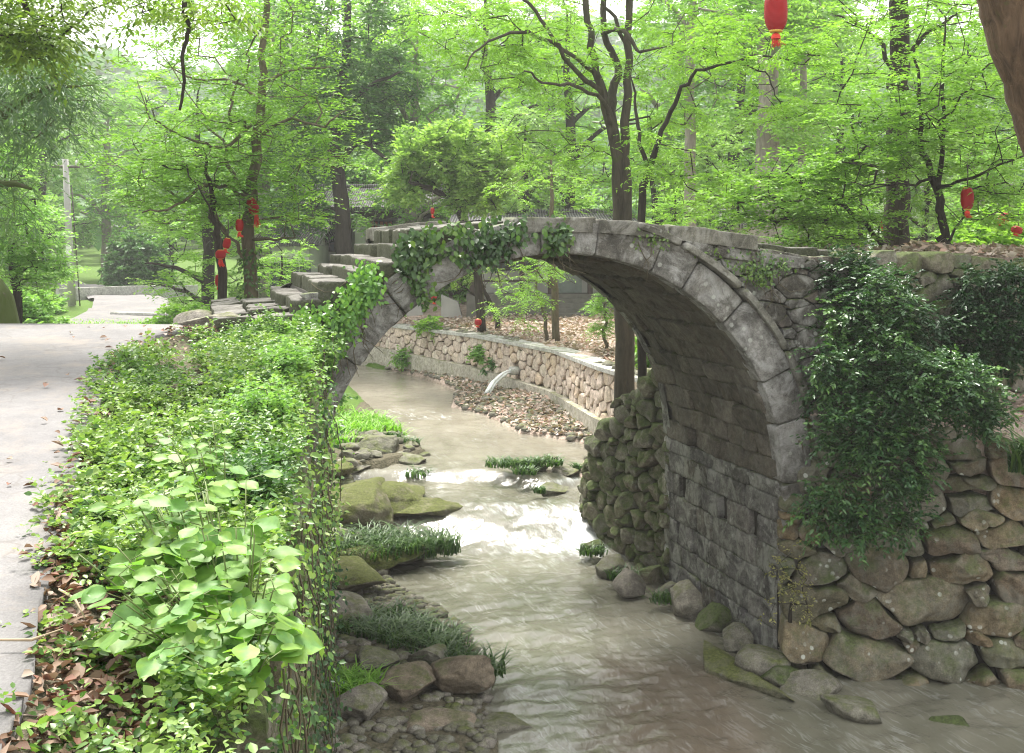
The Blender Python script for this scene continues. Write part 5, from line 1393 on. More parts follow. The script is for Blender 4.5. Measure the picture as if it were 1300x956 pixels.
ivy('spandrel_creeper', 'thin moss and creeper patches on the right spandrel stones', [([(880,318),(960,318),(1000,330),(990,358),(930,345),(900,330)], 60), ([(800,300),(850,300),(850,312),(810,310)], 16), ([(930,330),(985,345),(960,362)], 24)], 64, L=.045, thick=.05, per=6)
# growth over the bank wall (hanging)
def wall_ivy(name, label, y0, y1, z0, z1, n, seed, mat, L, thick=.10, per=5):
    rng = np.random.default_rng(seed); y = rng.uniform(y0, y1, n); x = np.interp(y, [2, 4, 10, 13.3], [-.78, -.93, -1.68, -2.17]); z = z0 + (z1 - z0) * rng.uniform(0, 1, n) ** 1.1 + (rz(y) - rz(y1)) 
    keep = fbm(np.stack([y*1.1, z*1.3, 0*y + seed], -1), 2) > .02; x, y, z = x[keep], y[keep], z[keep]
    root = empty(name, (x.mean(), y.mean(), z.min()), label, 'creeper')
    T = np.stack([x + .05 + np.abs(rng.normal(size=len(x))) * thick * .5, y, z], -1); k = len(T) * per
    pos = np.repeat(T, per, 0) + rng.normal(size=(k, 3)) * .07
    d = unit(rng.normal(size=(k, 3)) * .6 + [.3, -.2, -.5]); nr = np.array([.6, -.6, .8]) + rng.normal(size=(k, 3)) * .45; LL_ = L * rng.uniform(.5, 1.2, k)
    b = MB(); leaves6_add(b, pos, d, nr, LL_, LL_ * .65, np.clip(.45 + .5 * fbm(pos * 1.4, 2) + rng.normal(size=k) * .15, 0, 1)); b.build('leaves', mat, root)
    b = MB()
    for i in rng.choice(len(T), 26):
        p = T[i].copy(); pts = []
        for j in range(8): pts.append(p.copy()); p = p + [rng.normal() * .02 + .005, rng.normal() * .05, -.12]
        tube_add(b, pts, np.linspace(.006, .003, 8), 4)
    b.build('vines', BK_MID, root)
wall_ivy('wall_creeper', 'leafy creeper cascading down the bank wall next to the bridge', 9.5, 13.3, -3.0, -1.0, 560, 71, GB, .05)
wall_ivy('hanging_vines', 'dark sparse vines hanging low on the bank wall near the stream', 7.5, 13.3, -4.9, -2.6, 420, 72, GDS, .045, .08)
wall_ivy('wall_edge_creeper', 'creeper draping the bank wall beside the big leafed plant', 4.5, 9.5, -2.6, -1.2, 360, 73, GB, .04)

# ================================================================== SHRUBS ON THE RIGHT WALLS
def wall_shrub(name, label, blobs, seed, kind, mat, root_px, seg=.3):
    rng = np.random.default_rng(seed); r0 = P(*root_px); root = empty(name, r0, label, 'shrub')
    T = ellipsoid_targets(rng, blobs)
    sk = Skel(); sk.add(r0, -1, .03); sk.limb([r0, r0 + [.1, -.25, .1]], [.03, .02], 0)
    c = T.mean(0); sk.limb([r0 + [.1, -.25, .1], (r0 + c) / 2 + [0, -.1, .2], c], [.025, .02, .012], len(sk.p) - 1)
    D = sk.grow(T, rng, seg, .12, jit=.02); D = unit(D + [0, -.25, -.12])
    b = MB(); sk.mesh(b, .004); b.build('stems', BK_DARK, root)
    b = MB(); spray(b, T, D, rng, kind); b.build('foliage', mat, root)
KS = dict(round=1, twigs=4, leaves=9, tlen=.26, L=.065, W=.5, fan=1.7, flat=.8, vert=.35, njit=.45, droop=.25, sag=.25, ang=.8)
def pb(px, py, Y, rx, ry, n, d=.25, sh=.25): return pxe(px, py, Y, rx, ry, n, d, sh)
wall_shrub('glossy_shrub', 'large glossy dark green shrub spilling over the stone walls right of the arch',
    [pb(1100, 400, 14.4, 60, 65, 130, .35), pb(1110, 470, 14.1, 85, 55, 130, .4), pb(1180, 490, 13.9, 75, 45, 130, .4), pb(1090, 545, 13.9, 55, 50, 110, .3), pb(1140, 580, 13.8, 60, 45, 110, .3), pb(1060, 640, 13.9, 40, 42, 50, .25), pb(1150, 640, 13.9, 28, 40, 34, .2), pb(1235, 525, 13.9, 35, 22, 34, .25), pb(1095, 660, 13.8, 28, 30, 26, .2), pb(1070, 480, 14.2, 50, 40, 50, .3), pb(1215, 478, 13.9, 46, 26, 60, .3), pb(1258, 520, 13.9, 26, 16, 22, .2)], 81, KS, GS, (1100, 470, 15.0))
wall_shrub('dark_wall_shrub', 'dark dense shrub cloaking the upper wall just right of the bridge end',
    [pb(1080, 350, 14.9, 42, 28, 70, .3), pb(1110, 385, 14.8, 50, 40, 90, .3), pb(1160, 420, 14.8, 50, 40, 60, .25)], 82, KS, GDS, (1095, 400, 15.2))
wall_shrub('shadowy_creeper_shrub', 'dark creeper hanging over the upper wall at the right edge',
    [pb(1270, 370, 15.2, 55, 35, 120, .3), pb(1250, 420, 15.1, 60, 35, 90, .25), pb(1290, 440, 15.2, 30, 30, 40, .25), pb(1225, 450, 15.3, 30, 20, 26, .2)], 83, KS, GDS, (1275, 400, 15.6))
bush('yellow_leaved_sprig', 'thin sprig with small pale yellow leaves at the foot of the abutment corner', P(1003, 790, 14.35), (.32, .15, .9), 26, dict(KB, twigs=3, leaves=5, L=.045, tlen=.14), YEL, 84, cat='plant')
def grass(name, label, c, rx, ry, n, h, mat, seed, cat='grass tuft', group=None, z=None, kindarc=1.0, wd=.012):
    rng = np.random.default_rng(seed); a = rng.uniform(0, 6.28, n); r = np.sqrt(rng.uniform(0, 1, n))
    bx_ = c[0] + np.cos(a)*r*rx; by = c[1] + np.sin(a)*r*ry; bz = (hg(bx_, by) if z is None else np.full(n, z)); bz = np.maximum(bz, c[2] - .25) if z is None else bz
    az = rng.uniform(0, 6.28, n); H = h * rng.uniform(.5, 1.15, n); bend = H * rng.uniform(.4, 1.2, n) * kindarc
    dx, dy = np.cos(az), np.sin(az); V = []; tt = [0, .4, .75, 1.0]; ww = [1, .9, .55, .05]
    for t, w_ in zip(tt, ww):
        q = np.stack([bx_ + dx*bend*t*t, by + dy*bend*t*t, bz + H*(t - .45*t**2.5*kindarc)], -1); s = np.stack([-dy, dx, 0*dx], -1) * (wd * w_)
        V.append(q - s); V.append(q + s)
    V = np.stack(V, 1).reshape(-1, 3); i = np.arange(n)[:, None] * 8
    F = np.concatenate([i + [0, 1, 3, 2], i + [2, 3, 5, 4], i + [4, 5, 7, 6]])
    b = MB(); b.add(V, F, np.repeat(rng.uniform(0, 1, n), 8)); return tag(b.build(name, mat, None, origin=c), label, cat, group)
def tuft(px, py, z, rx, ry, n, h, mat, seed, lab, **k):
    p = PZ(px, py, z); p[2] = z; return grass('grass_tuft', lab, p, rx, ry, n, h, mat, seed, z=z if k.get('flat') else None, **{a: b_ for a, b_ in k.items() if a != 'flat'})
grass('strap_leaf_plant', 'strap leaved plant at the right edge of the boulder wall', P(1310, 600, 13.9), .25, .2, 90, .75, GGR, 85, 'plant', z=P(1310, 600, 13.9)[2], wd=.02)
grass('strap_leaf_plant', 'thin strap leaved tuft on the dark wall above the big shrub', P(1195, 470, 15.0), .2, .1, 50, .5, GGR, 86, 'plant', z=P(1195, 485, 15.0)[2], wd=.012)

# ================================================================== ROCKS AND BANK GRASSES
Zp = -5.35
RK = [  # px, py(base-ish centre), z, size, mat, seed, label
 (590, 858, -5.05, (.75, .8, .5), M_rockbrown, 1, 'smooth round brown boulder at the water edge, bottom centre'),
 (548, 840, -5.05, (.6, .6, .35), M_rock, 2, 'grey boulder behind the round brown one'), (515, 872, -5.08, (.7, .7, .4), M_rockbrown, 3, 'pinkish flat boulder left of the round brown one'),
 (475, 846, -5.08, (.6, .6, .35), M_rock, 4, 'low grey rock beside the bright fern at the bottom'), (430, 780, -5.0, (.9, .9, .5), M_rock, 5, 'dark rock at the foot of the bank wall'),
 (445, 735, -5.05, (1.1, 1.2, .35), M_rockmoss, 6, 'brown mossy slab left of the gravel patch'),
 (470, 712, -5.2, (1.7, 1.1, .35), M_rockmoss, 7, 'flat moss topped rock beside the pool'), (520, 700, -5.2, (1.1, .9, .3), M_rockmoss, 8, 'low brown mossed rock reaching into the pool'),
 (440, 650, -5.0, (2.0, 1.9, .75), M_rockmoss, 9, 'big mossy boulder left of the cascade'), (490, 640, -4.95, (1.3, 1.3, .5), M_rockmoss, 10, 'moss streaked rock above the sedge clump'),
 (545, 652, -5.05, (1.4, .7, .4), M_rockmoss, 11, 'long mossy ledge rock splitting the cascade'), (510, 632, -4.9, (.9, .8, .3), M_rock, 12, 'wet grey rock at the lip of the cascade'),
 (420, 575, -4.7, (1.6, 1.6, .6), M_rock, 13, 'pale olive boulder on the upstream left bank'), (478, 580, -4.7, (1.5, 1.5, .6), M_rock, 14, 'rounded olive boulder at the edge of the upper pool'),
 (520, 590, -4.78, (1.2, 1.0, .3), M_rock, 15, 'flat rock pointing into the upper pool'), (445, 600, -4.85, (2.6, 1.1, .4), M_rock, 16, 'long flat pale slab above the upper ledge'), (405, 615, -4.8, (1.4, 1.2, .5), M_rockmoss, 17, 'mossy boulder against the left springing'),
 (665, 597, -4.75, (1.5, .9, .3), M_rock, 18, 'flat grassy rock in midstream above the cascade'), (700, 628, -4.93, (1.3, .6, .28), M_rock, 19, 'wet low rock in midstream near the mossy wall'), (715, 605, -4.8, (.9, .7, .25), M_rock, 20, 'low rock between the midstream grass and the mossy wall'),
 (535, 470 + 88, -4.75, (.5, .5, .22), M_rockbrown, 21, 'small brown stone by the grassy upstream bank'),
 (643, 487, -4.35, (.9, .8, .55), M_rockbrown, 22, 'lone brown boulder leaning on the far wall footing'), (590, 478, -4.3, (.4, .4, .3), M_rockbrown, 23, 'small dark stone at the far wall footing'),
 (415, 690, -5.05, (.8, .9, .5), M_rock, 24, 'grey rock wedged against the bank wall beside the sedges'), (400, 820, -5.1, (.7, .7, .6), M_rock, 25, 'angular grey rock in the shade of the bank wall'),
 (450, 900, -5.1, (.8, .7, .4), M_rock, 26, 'broad grey rock at the bottom edge under the bank wall'), (560, 930, -5.3, (.8, .7, .4), M_rockbrown, 27, 'brown boulder half in the water at the bottom edge'), (640, 930, -5.42, (.7, .7, .25), M_rock, 28, 'small wet rock at the bottom edge of the pool')]
for px, py, z, sz, mat, sd, lab in RK:
    sz = tuple(q_ * 1.25 for q_ in sz) if mat is M_rockmoss else sz; p = PZ(px, py, z); rock('stream_rock', lab, (p[0], p[1], z + sz[2] * (.3 if 13 <= sd <= 20 else .14)), sz, mat, 500 + sd, 'rocks along the stream', RNG.uniform(0, 3), RNG.uniform(-.08, .08), 12 if mat is not M_rockbrown else 8, .11, ico=ICO4)
rock('path_boulder', 'grey flat topped boulder beside the path at the foot of the bridge steps', (-3.45, 13.6, -.98), (.75, .7, .3), M_rock, 571)
rock('path_boulder', 'low dark rock half hidden in the bush behind the path', (-3.95, 14.8, -1.05), (.6, .5, .3), M_rock, 572)
# footing stones along the abutment
FT = [(748, 700, .55, .5), (775, 722, .6, .55), (800, 742, .55, .5), (826, 735, .6, .5), (852, 752, .5, .45), (873, 765, .62, .6), (905, 790, .75, .6), (935, 812, .7, .4), (965, 835, .8, .4), (990, 862, .8, .45), (1025, 880, .9, .5), (1085, 900, .9, .4), (1200, 925, .8, .35)]
for i, (px, py, s, h) in enumerate(FT):
    d = np.array([(px - 650) / F_PX, 1.0]); z = (-5.3 + .06 * (i % 3)) if i < 10 else -5.42 + .05 * (i % 3); Yk = z * F_PX / (YH - py); p = P(px, py, Yk)
    words = ['wet', 'grey', 'mossy', 'pale', 'rounded', 'blocky'][i % 6]
    where = ('at the foot of the mossy wing wall' if i < 5 else 'at the foot of the arch abutment' if i < 10 else 'at the foot of the boulder wall') if i < 16 else 'standing in the water before the ledge'
    ordn = ['first', 'second', 'third', 'fourth', 'fifth', 'sixth'][[0,1,2,3,4,0,1,2,3,4,0,1,2,3,4,5,0,1,2,3][i]]
    rock('footing_stone', f'{words} footing stone, {ordn} from the left {where}', (p[0], p[1], z), (s, s * .95, h), M_mossy if i % 3 == 0 else M_rock, 600 + i, 'footing stones along the right bank', RNG.uniform(-.5, .5) + 1.1, RNG.uniform(-.1, .1), 14, .07)
# long mossy ledge along the abutment foot
b = MB(); pA = PZ(895, 800, -5.2); pB = PZ(1000, 872, -5.2)
rock_add(b, (pA + pB) / 2 - [.12, .1, .18], (np.hypot(*(pB - pA)[:2]) + .6, .75, .5), np.random.default_rng(77), math.atan2(*(pB - pA)[1::-1]), 0, 9, .09, ICO4)
tag(b.build('ledge_stone', stone_mat('green_ledge', [(.2,.19,.12), (.17,.165,.11)], moss=(.07,.082,.02), moss_amt=.5, lichen=.2, stain=.4, mossup=(-1, 1.2)), None, origin=(pA + pB) / 2), 'long green stained ledge stone along the abutment foot', 'rock')
# gravel (stuff)
b = MB(); V0, F0 = _ico(1); rgk = np.random.default_rng(78); n = 2600
yy = np.concatenate([rgk.uniform(11.0, 24, 1500), rgk.uniform(24.5, 40, 1100)]); dl = rgk.uniform(0, 1, n)
xx = np.where(np.arange(n) < 1500, ip(LW, yy) - .05 - dl * 1.9, ip(RW, yy) + .05 + dl * 1.8); zz = hg(xx, yy)
for i in range(n):
    s = rgk.uniform(.04, .12) * (1 if i < 1500 else 1.3); b.add(V0 * [s, s * rgk.uniform(.7, 1.2), s * .55] * (1 + rgk.uniform(-.2, .2, V0.shape)) + [xx[i], yy[i], zz[i] + .01], F0, rgk.uniform())
nb = 240; yb = rgk.uniform(20.5, 30, nb); db = rgk.uniform(0, 1, nb) ** .8 * 3.2; xb_ = ip(LW, yb) + .1 - db; zb = hg(xb_, yb)
for i in range(nb): sB = rgk.uniform(.18, .5); rock_add(b, (xb_[i], yb[i], zb[i] + .02), (sB, sB * rgk.uniform(.7, 1.2), sB * .55), rgk, rgk.uniform(0, 3), 0, 7, .08, ICO2)
tag(b.build('gravel', M_rock), 'pebbles and gravel on the stream margins', 'gravel', kind='stuff')
TF = [(460, 690, -4.95, .8, .5, 700, .62, GGR, 'dark sedge clump spilling beside the pool, left of the cascade'), (520, 682, -4.95, .85, .45, 760, .62, GGR, 'sedge clump at the water edge below the mossy ledge'), (425, 700, -5.0, .5, .4, 200, .42, GGR, 'sedge clump under the bank wall beside the gravel'),
      (480, 785, -4.98, .7, .6, 900, .38, GGR, 'dark fern mat on the lower left bank'), (530, 800, -4.98, .65, .5, 800, .4, GGR, 'dark fern mat beside the round brown boulder'), (590, 830, -5.0, .5, .35, 420, .42, GGR, 'grass fringe overhanging the pool behind the brown boulder'),
      (440, 860, -4.95, .42, .35, 700, .34, GGB, 'bright green fern tuft in the bottom rocks'),
      (430, 535, -4.4, 1.3, 1.5, 900, .45, GGB, 'bright grassy bank under the left haunch, upstream'), (470, 545, -4.5, .9, .9, 420, .4, GGB, 'bright grass tongue by the upper pool'), (410, 560, -4.4, .8, .8, 360, .45, GGB, 'bright grass against the left springing of the arch'),
      (530, 590, -4.6, .25, .25, 90, .3, GGR, 'small grass tuft on the flat rock tip'), (500, 562, -4.6, .2, .2, 70, .25, GGR, 'tiny grass tuft by the upstream shore'), (524, 568, -4.6, .2, .2, 80, .28, GGR, 'tiny dark tuft beside the small brown stone'),
      (650, 592, -4.55, .55, .3, 260, .28, GGR, 'grass tuft on the left of the midstream rock'), (690, 590, -4.55, .4, .3, 200, .28, GGR, 'grass tuft on the right of the midstream rock'), (668, 602, -4.6, .25, .15, 90, .25, GGR, 'low grass tuft on the near side of the midstream rock'), (686, 626, -4.78, .12, .1, 50, .22, GGR, 'tiny tuft on the wet midstream rock'),
      (752, 705, -5.25, .25, .15, 110, .3, GGR, 'grass tuft at the wing wall foot, nearest the cascade'), (792, 735, -5.25, .25, .15, 110, .28, GGR, 'grass tuft at the wing wall foot, middle one'), (845, 765, -5.25, .22, .15, 90, .28, GGR, 'grass tuft where the wing wall meets the abutment'), (735, 598, -4.7, .15, .15, 60, .3, GGR, 'grass tuft at the upstream tip of the mossy wall')]
for i, (px, py, z, rx, ry, n, h, mat, lab) in enumerate(TF):
    p = PZ(px, py, z); flat = 13 <= i <= 20
    grass('grass_tuft', lab, p, rx, ry, n, h, mat, 700 + i, 'grass tuft', 'grass tufts by the stream', z=z if flat else None, wd=.011 if p[1] < 20 else .016)
for i, (px, py, Y, r, mat, lab) in enumerate([(515, 458, 39.6, .5, GF, 'small weed clump on the footing of the far wall, left'), (613, 455, 36.0, .45, GF, 'green weed growing from the far wall face'), (632, 466, 35.3, .4, GF3, 'darker weed at the far wall footing'), (545, 416, 38.7, .5, GF4, 'pale weed trailing over the far wall coping')]):
    bush('weed_clump', lab, P(px, py + 6, Y - .45), (r, r * .6, r * .9), 36, dict(KB, L=.1, tlen=.2), mat, 750 + i, 'weeds on the far wall', 'weed')
# verge grass by the far lane
b_ = grass('lane_side_grass', 'short bright grass along the far lane', (-14, 36, -2.9), 7, 9, 9000, .28, GGB, 760, 'grass', wd=.02)
b_['kind'] = 'stuff'
# ivy on the lantern tree trunk
rng = np.random.default_rng(65); n = 1500; t = rng.uniform(0, 1, n) ** 1.2; a = rng.uniform(0, 6.28, n); base = basepx(318, 20); top = P(317, 315, 20)
pc = base + (top - base) * t[:, None]; r = .13 + .16 * rng.uniform(0, 1, n) * (1 - t * .6); pos = pc + np.stack([np.cos(a)*r, np.sin(a)*r, 0*a], -1)
d = unit(np.stack([np.cos(a)*.5, np.sin(a)*.5, -.7 + rng.normal(size=n)*.3], -1)); nr = np.stack([np.cos(a), np.sin(a), .6 + 0*a], -1) + rng.normal(size=(n, 3)) * .4
root = empty('trunk_ivy', base, 'ivy sleeve climbing the trunk of the layered tree', 'ivy')
b = MB(); leaves_add(b, pos, d, nr, .075, .055, np.clip(rng.normal(.5, .2, n), 0, 1)); b.build('leaves', GI, root)

# ================================================================== LANTERNS, POLE, HOUSES
def simple(name, c, rough=.6, emis=0): return plain(name, c, rough, .12, 8, .3, .1)
m, nt, out = newmat('red_lantern_cloth')
p = N(nt, 'ShaderNodeBsdfPrincipled', Roughness=.55); t = N(nt, 'ShaderNodeBsdfTranslucent')
rc = mixc(nt, noise(nt, 4, 3), (.36, .008, .012), (.45, .018, .018)); wv_ = N(nt, 'ShaderNodeTexWave', Scale=22.0, Distortion=0.0); wv_.bands_direction = 'Z'; tc_ = nt.nodes.new('ShaderNodeTexCoord'); nt.links.new(tc_.outputs['Object'], wv_.inputs['Vector'])
rc = mixc(nt, .45, rc, ramp(nt, wv_.outputs['Fac'], [(.0, .45), (.35, 1.0)]), 'MULTIPLY'); nt.links.new(bump(nt, wv_.outputs['Fac'], .5, .01), p.inputs['Normal']); nt.links.new(rc, p.inputs['Base Color']); t.inputs['Color'].default_value = (.5, .02, .018, 1)
mx = N(nt, 'ShaderNodeMixShader'); mx.inputs[0].default_value = .4; nt.links.new(p.outputs[0], mx.inputs[1]); nt.links.new(t.outputs[0], mx.inputs[2]); nt.links.new(mx.outputs[0], out.inputs[0])
M_red = m; M_gold = simple('gold_trim', (.55, .36, .06), .4); M_tassel = simple('red_tassel', (.6, .05, .03), .7); M_cord = simple('lantern_cord', (.06, .05, .04))
def lathe(mb, prof, o, n=28, var=.5, Rm=None, rib=0.0):
    a = np.arange(n) / n * 2 * np.pi; pr_ = np.array(prof, float)
    rr = pr_[:, 0][:, None] * (1 + rib * np.cos(a * n / 2)[None])
    V = np.stack([rr * np.cos(a), rr * np.sin(a), np.broadcast_to(pr_[:, 1][:, None], rr.shape)], -1).reshape(-1, 3)
    if Rm is not None: V = V @ Rm.T
    mb.add(V + np.array(o), grid_faces(len(pr_), n, True), var)
def lantern(px, py, Y, w, h, label, tilt=0.0, cord=.6, tassel=1.0, first=None):
    c = P(px, py, Y); k = Y / F_PX; W, H = w * k / 2, h * k / 2
    ct, s_ = math.cos(tilt), math.sin(tilt); R = np.array([[ct, 0, s_], [0, 1, 0], [-s_, 0, ct]])
    root = empty('red_lantern', c, label, 'lantern', 'red paper lanterns')
    b = MB(); zz = np.linspace(-1, 1, 41); prof = [((W * (1 - abs(z) ** 3.2 * .45)) * (1 + .018 * math.cos(i * math.pi)), z * H) for i, z in enumerate(zz)]
    lathe(b, prof, c, 32, .5, R, .012); b.build('lantern_body', M_red, root)
    b = MB()
    for sg in (1, -1): lathe(b, [(0.001, sg * H * 1.09), (W * .5, sg * H * 1.09), (W * .58, sg * H * 1.05), (W * .58, sg * H * .97), (0.001, sg * H * .97)], c, 20, .5, R)
    b.build('rim', M_gold, root)
    b = MB(); rg = np.random.default_rng(int(px)); bot = np.array([0, 0, -H * 1.08])
    lathe(b, [(.004, -H*1.08), (W*.32, -H*1.18), (W*.42, -H*1.3), (W*.40, -H*1.42)], c, 16, .5, R)
    for j in range(26):
        a = rg.uniform(0, 6.28); r = W * .38 * math.sqrt(rg.uniform()); L = H * tassel * rg.uniform(.7, 1)
        q0 = c + R @ np.array([math.cos(a)*r, math.sin(a)*r, -H*1.36]); tube_add(b, [q0, q0 + [rg.normal()*.01, rg.normal()*.01, -L*.5], q0 + [rg.normal()*.02 + .02, rg.normal()*.015, -L]], .004, 4)
    b.build('tassel', M_tassel, root)
    b = MB(); q = c + R @ np.array([0, 0, H * 1.08]); tube_add(b, [q, q + [.01, .0, cord * .5], q + [0, 0, cord]], .009, 5); b.build('cord', M_cord, root)
lantern(985, 14, 15.5, 29, 50, 'large red lantern hanging at the top edge, right of centre', 0, .9, .5)
lantern(1228, 252, 17.0, 16, 27, 'upright red lantern hanging from the layered tree on the right', 0, .35, .5)
lantern(1275, 277, 20, 13, 13, 'small tilted red lantern near the right edge', .9, .3, .6)
lantern(1291, 292, 20, 14, 9, 'squashed pale red lantern at the far right edge, below the tilted one', .3, .3, .4)
lantern(321, 262, 19.6, 14, 20, 'topmost red lantern on the ivy clad trunk', -.35, .25, 1.4)
lantern(304, 286, 19.3, 10, 15, 'small red lantern just left of the ivy clad trunk', 0, .3, .7)
lantern(288, 309, 19.0, 10, 13, 'red lantern above the lowest pair on the thin leaning trunk', .2, .3, .6)
lantern(280, 323, 18.9, 13, 11, 'wide flattened red lantern on the thin leaning trunk', 0, .3, 1.6)
lantern(277, 356, 19.6, 8, 14, 'lowest lantern, half hidden behind the thin leaning trunk', 0, .3, .4)
lantern(551, 378, 30, 7, 9, 'tiny red lantern hanging inside the left part of the arch opening', 0, .5, .5)
lantern(607, 409, 30, 9, 8, 'tiny red lantern low over the far wall coping', .2, .5, .3)
lantern(1122, 285, 22, 8, 11, 'faded little lantern beside the straight dark trunk', 0, .4, .4)
lantern(549, 268, 30, 5, 8, 'tiny reddish lantern between the rounded tree and the steps', 0, .4, .9)
# dark gold prayer-like hanging tassel
# utility pole
Yp = 55.0; bp = basepx(92, Yp); root = empty('utility_pole', bp, 'concrete utility pole with one short crossarm beside the far lane', 'utility pole')
b = MB(); tube_add(b, [bp - [0, 0, .3], P(87, 290, Yp), P(83, 202, Yp)], [.19, .16, .13], 14); b.build('pole', simple('pole_concrete', (.38, .365, .35), .85), root)
b = MB(); a1, a2 = P(66, 211, Yp), P(101, 212, Yp); M_ = None
tube_add(b, [a1, a2], .07, 6); b.build('crossarm', simple('rusty_steel', (.12, .1, .09)), root)
for px in (70, 97):
    b = MB(); q = P(px, 210, Yp); lathe(b, [(.001, .0), (.07, .02), (.05, .1), (.08, .14), (.04, .22), (.001, .24)], q, 12); b.build('insulator', simple('porcelain', (.6, .6, .58), .3), root)
b = MB(); q = P(89, 318, Yp); box_add(b, (q[0] - .12, q[1] - .2, q[2] - .2), (q[0] + .12, q[1] - .165, q[2] + .2)); b.build('notice_plate', simple('white_plate', (.75, .75, .72), .5), root, smooth_=False)
b = MB(); q = P(94, 300, Yp); tube_add(b, [P(88, 235, Yp) + [.1, 0, 0], P(92, 310, Yp) + [.15, 0, 0], bp + [.35, 0, 0]], .03, 6); b.build('guy_cable', M_cord, root)
# lane parapet
root = empty('lane_parapet', P(170, 383, 60), 'low grey concrete parapet at the bend of the far lane', 'parapet')
b = MB(); pts = [(-22.5, 58.5), (-20.4, 61.0), (-18.4, 62.0), (-16.6, 62.5)]
for i in range(3):
    (x0, y0), (x1, y1) = pts[i], pts[i+1]; d = np.array([x1-x0, y1-y0]); L = np.hypot(*d); d /= L; nn_ = np.array([-d[1], d[0]]) * .18
    z0 = gz(x0, y0) - .3; z1 = z0 + .95
    V = [[x0-nn_[0], y0-nn_[1], z0], [x1-nn_[0], y1-nn_[1], z0], [x1+nn_[0], y1+nn_[1], z0], [x0+nn_[0], y0+nn_[1], z0]]; V += [[v_[0], v_[1], z1] for v_ in V]
    b.add(V, np.array([[0,3,2,1],[4,5,6,7],[0,1,5,4],[1,2,6,5],[2,3,7,6],[3,0,4,7]]))
b.build('wall_body', M_conc, root, smooth_=False)
# houses
m, nt, out = newmat('roof_tiles_grey'); tc = nt.nodes.new('ShaderNodeTexCoord'); wv = N(nt, 'ShaderNodeTexWave', Scale=3.2, Distortion=.4); wv.bands_direction = 'X'; nt.links.new(tc.outputs['Object'], wv.inputs['Vector'])
c = mixc(nt, wv.outputs['Fac'], (.09, .088, .09), (.26, .25, .25)); finish(nt, out, c, .85, bump(nt, wv.outputs['Fac'], .8, .08), .2); M_roof = m
M_plaster = plain('grey_plaster', (.36, .35, .33), .9, .2, 1.5); M_white = plain('white_plaster', (.66, .66, .64), .85, .12, 1.2); M_wood = plain('dark_timber', (.055, .042, .035), .7, .3, 6); M_pinkp = plain('red_lattice_paper', (.55, .16, .11), .7, .2); M_door = plain('grey_green_door', (.22, .25, .23), .6, .2, 4); M_glass = plain('dark_window_glass', (.05, .06, .065), .15, .2, 3, .5); M_couplet = plain('red_couplet_paper', (.7, .03, .03), .6, .1)
def bx(name, lo, hi, mat, parent):
    b = MB(); box_add(b, lo, hi); return b.build(name, mat, parent, smooth_=False)
def gable(name, x0, x1, y0, y1, ze, zr, mat, parent, t=.12):
    ym = (y0 + y1) / 2; b = MB()
    for (ya, za, yb, zb) in ((y0, ze, ym, zr), (y1, ze, ym, zr)):
        V = [[x0, ya, za], [x1, ya, za], [x1, yb, zb], [x0, yb, zb]]; V += [[a, b2, c2 + t] for a, b2, c2 in V]
        b.add(V, np.array([[0,3,2,1],[4,5,6,7],[0,1,5,4],[1,2,6,5],[2,3,7,6],[3,0,4,7]]))
    o = b.build(name, mat, parent, smooth_=False)
    b = MB(); tube_add(b, [(x0, ym, zr + t + .03), (x1, ym, zr + t + .03)], .12, 8); r = b.build('ridge', mat, parent); r.parent = o; r.location = (0, 0, 0); return o
M_stepd = plain('dark_step_stone', (.13, .125, .11), .9, .25, 5)
# left hall
Yh = 50; xA, xB = (393 - 650) / F_PX * Yh, (560 - 650) / F_PX * Yh; zg = -3.0
h1 = empty('tiled_hall', ((xA + xB) / 2, Yh + 2, zg), 'grey tiled hall with pillars and red lattice windows behind the steps', 'house')
gable('roof', xA - 1.2, xB + .6, Yh - .9, Yh + 5.5, 1.2, 2.15, M_roof, h1)
bx('wall', (xA - .6, Yh + 1.0, zg), (xB, Yh + 5, 1.2), M_plaster, h1)
bx('beam', (xA - .8, Yh - .12, .85), (xB + .2, Yh + .12, 1.15), M_wood, h1)
for px in (405, 458, 512, 552):
    x = (px - 650) / F_PX * Yh; bx('pillar', (x - .22, Yh - .2, zg), (x + .22, Yh + .2, .85), M_white, h1)
for (p0, p1) in ((466, 480), (482, 498), (418, 446)):
    x0, x1 = (p0 - 650) / F_PX * Yh * 1.018, (p1 - 650) / F_PX * Yh * 1.018; z0, z1 = -.55, .75
    fr = bx('window', (x0, Yh + .94, z0), (x1, Yh + .99, z1), M_pinkp if p0 > 460 else M_glass, h1)
    b = MB(); xs_ = np.linspace(x0, x1, 4 if p0 > 460 else 5); zs_ = np.linspace(z0, z1, 5)
    for x in xs_: box_add(b, (x - .02, Yh + .88, z0), (x + .02, Yh + .935, z1))
    for z in zs_: box_add(b, (x0 - .02, Yh + .86, z - .02), (x1 + .02, Yh + .878, z + .02))
    f2 = b.build('window_lattice', M_wood, h1, smooth_=False); f2.parent = fr; f2.location = (0, 0, 0)
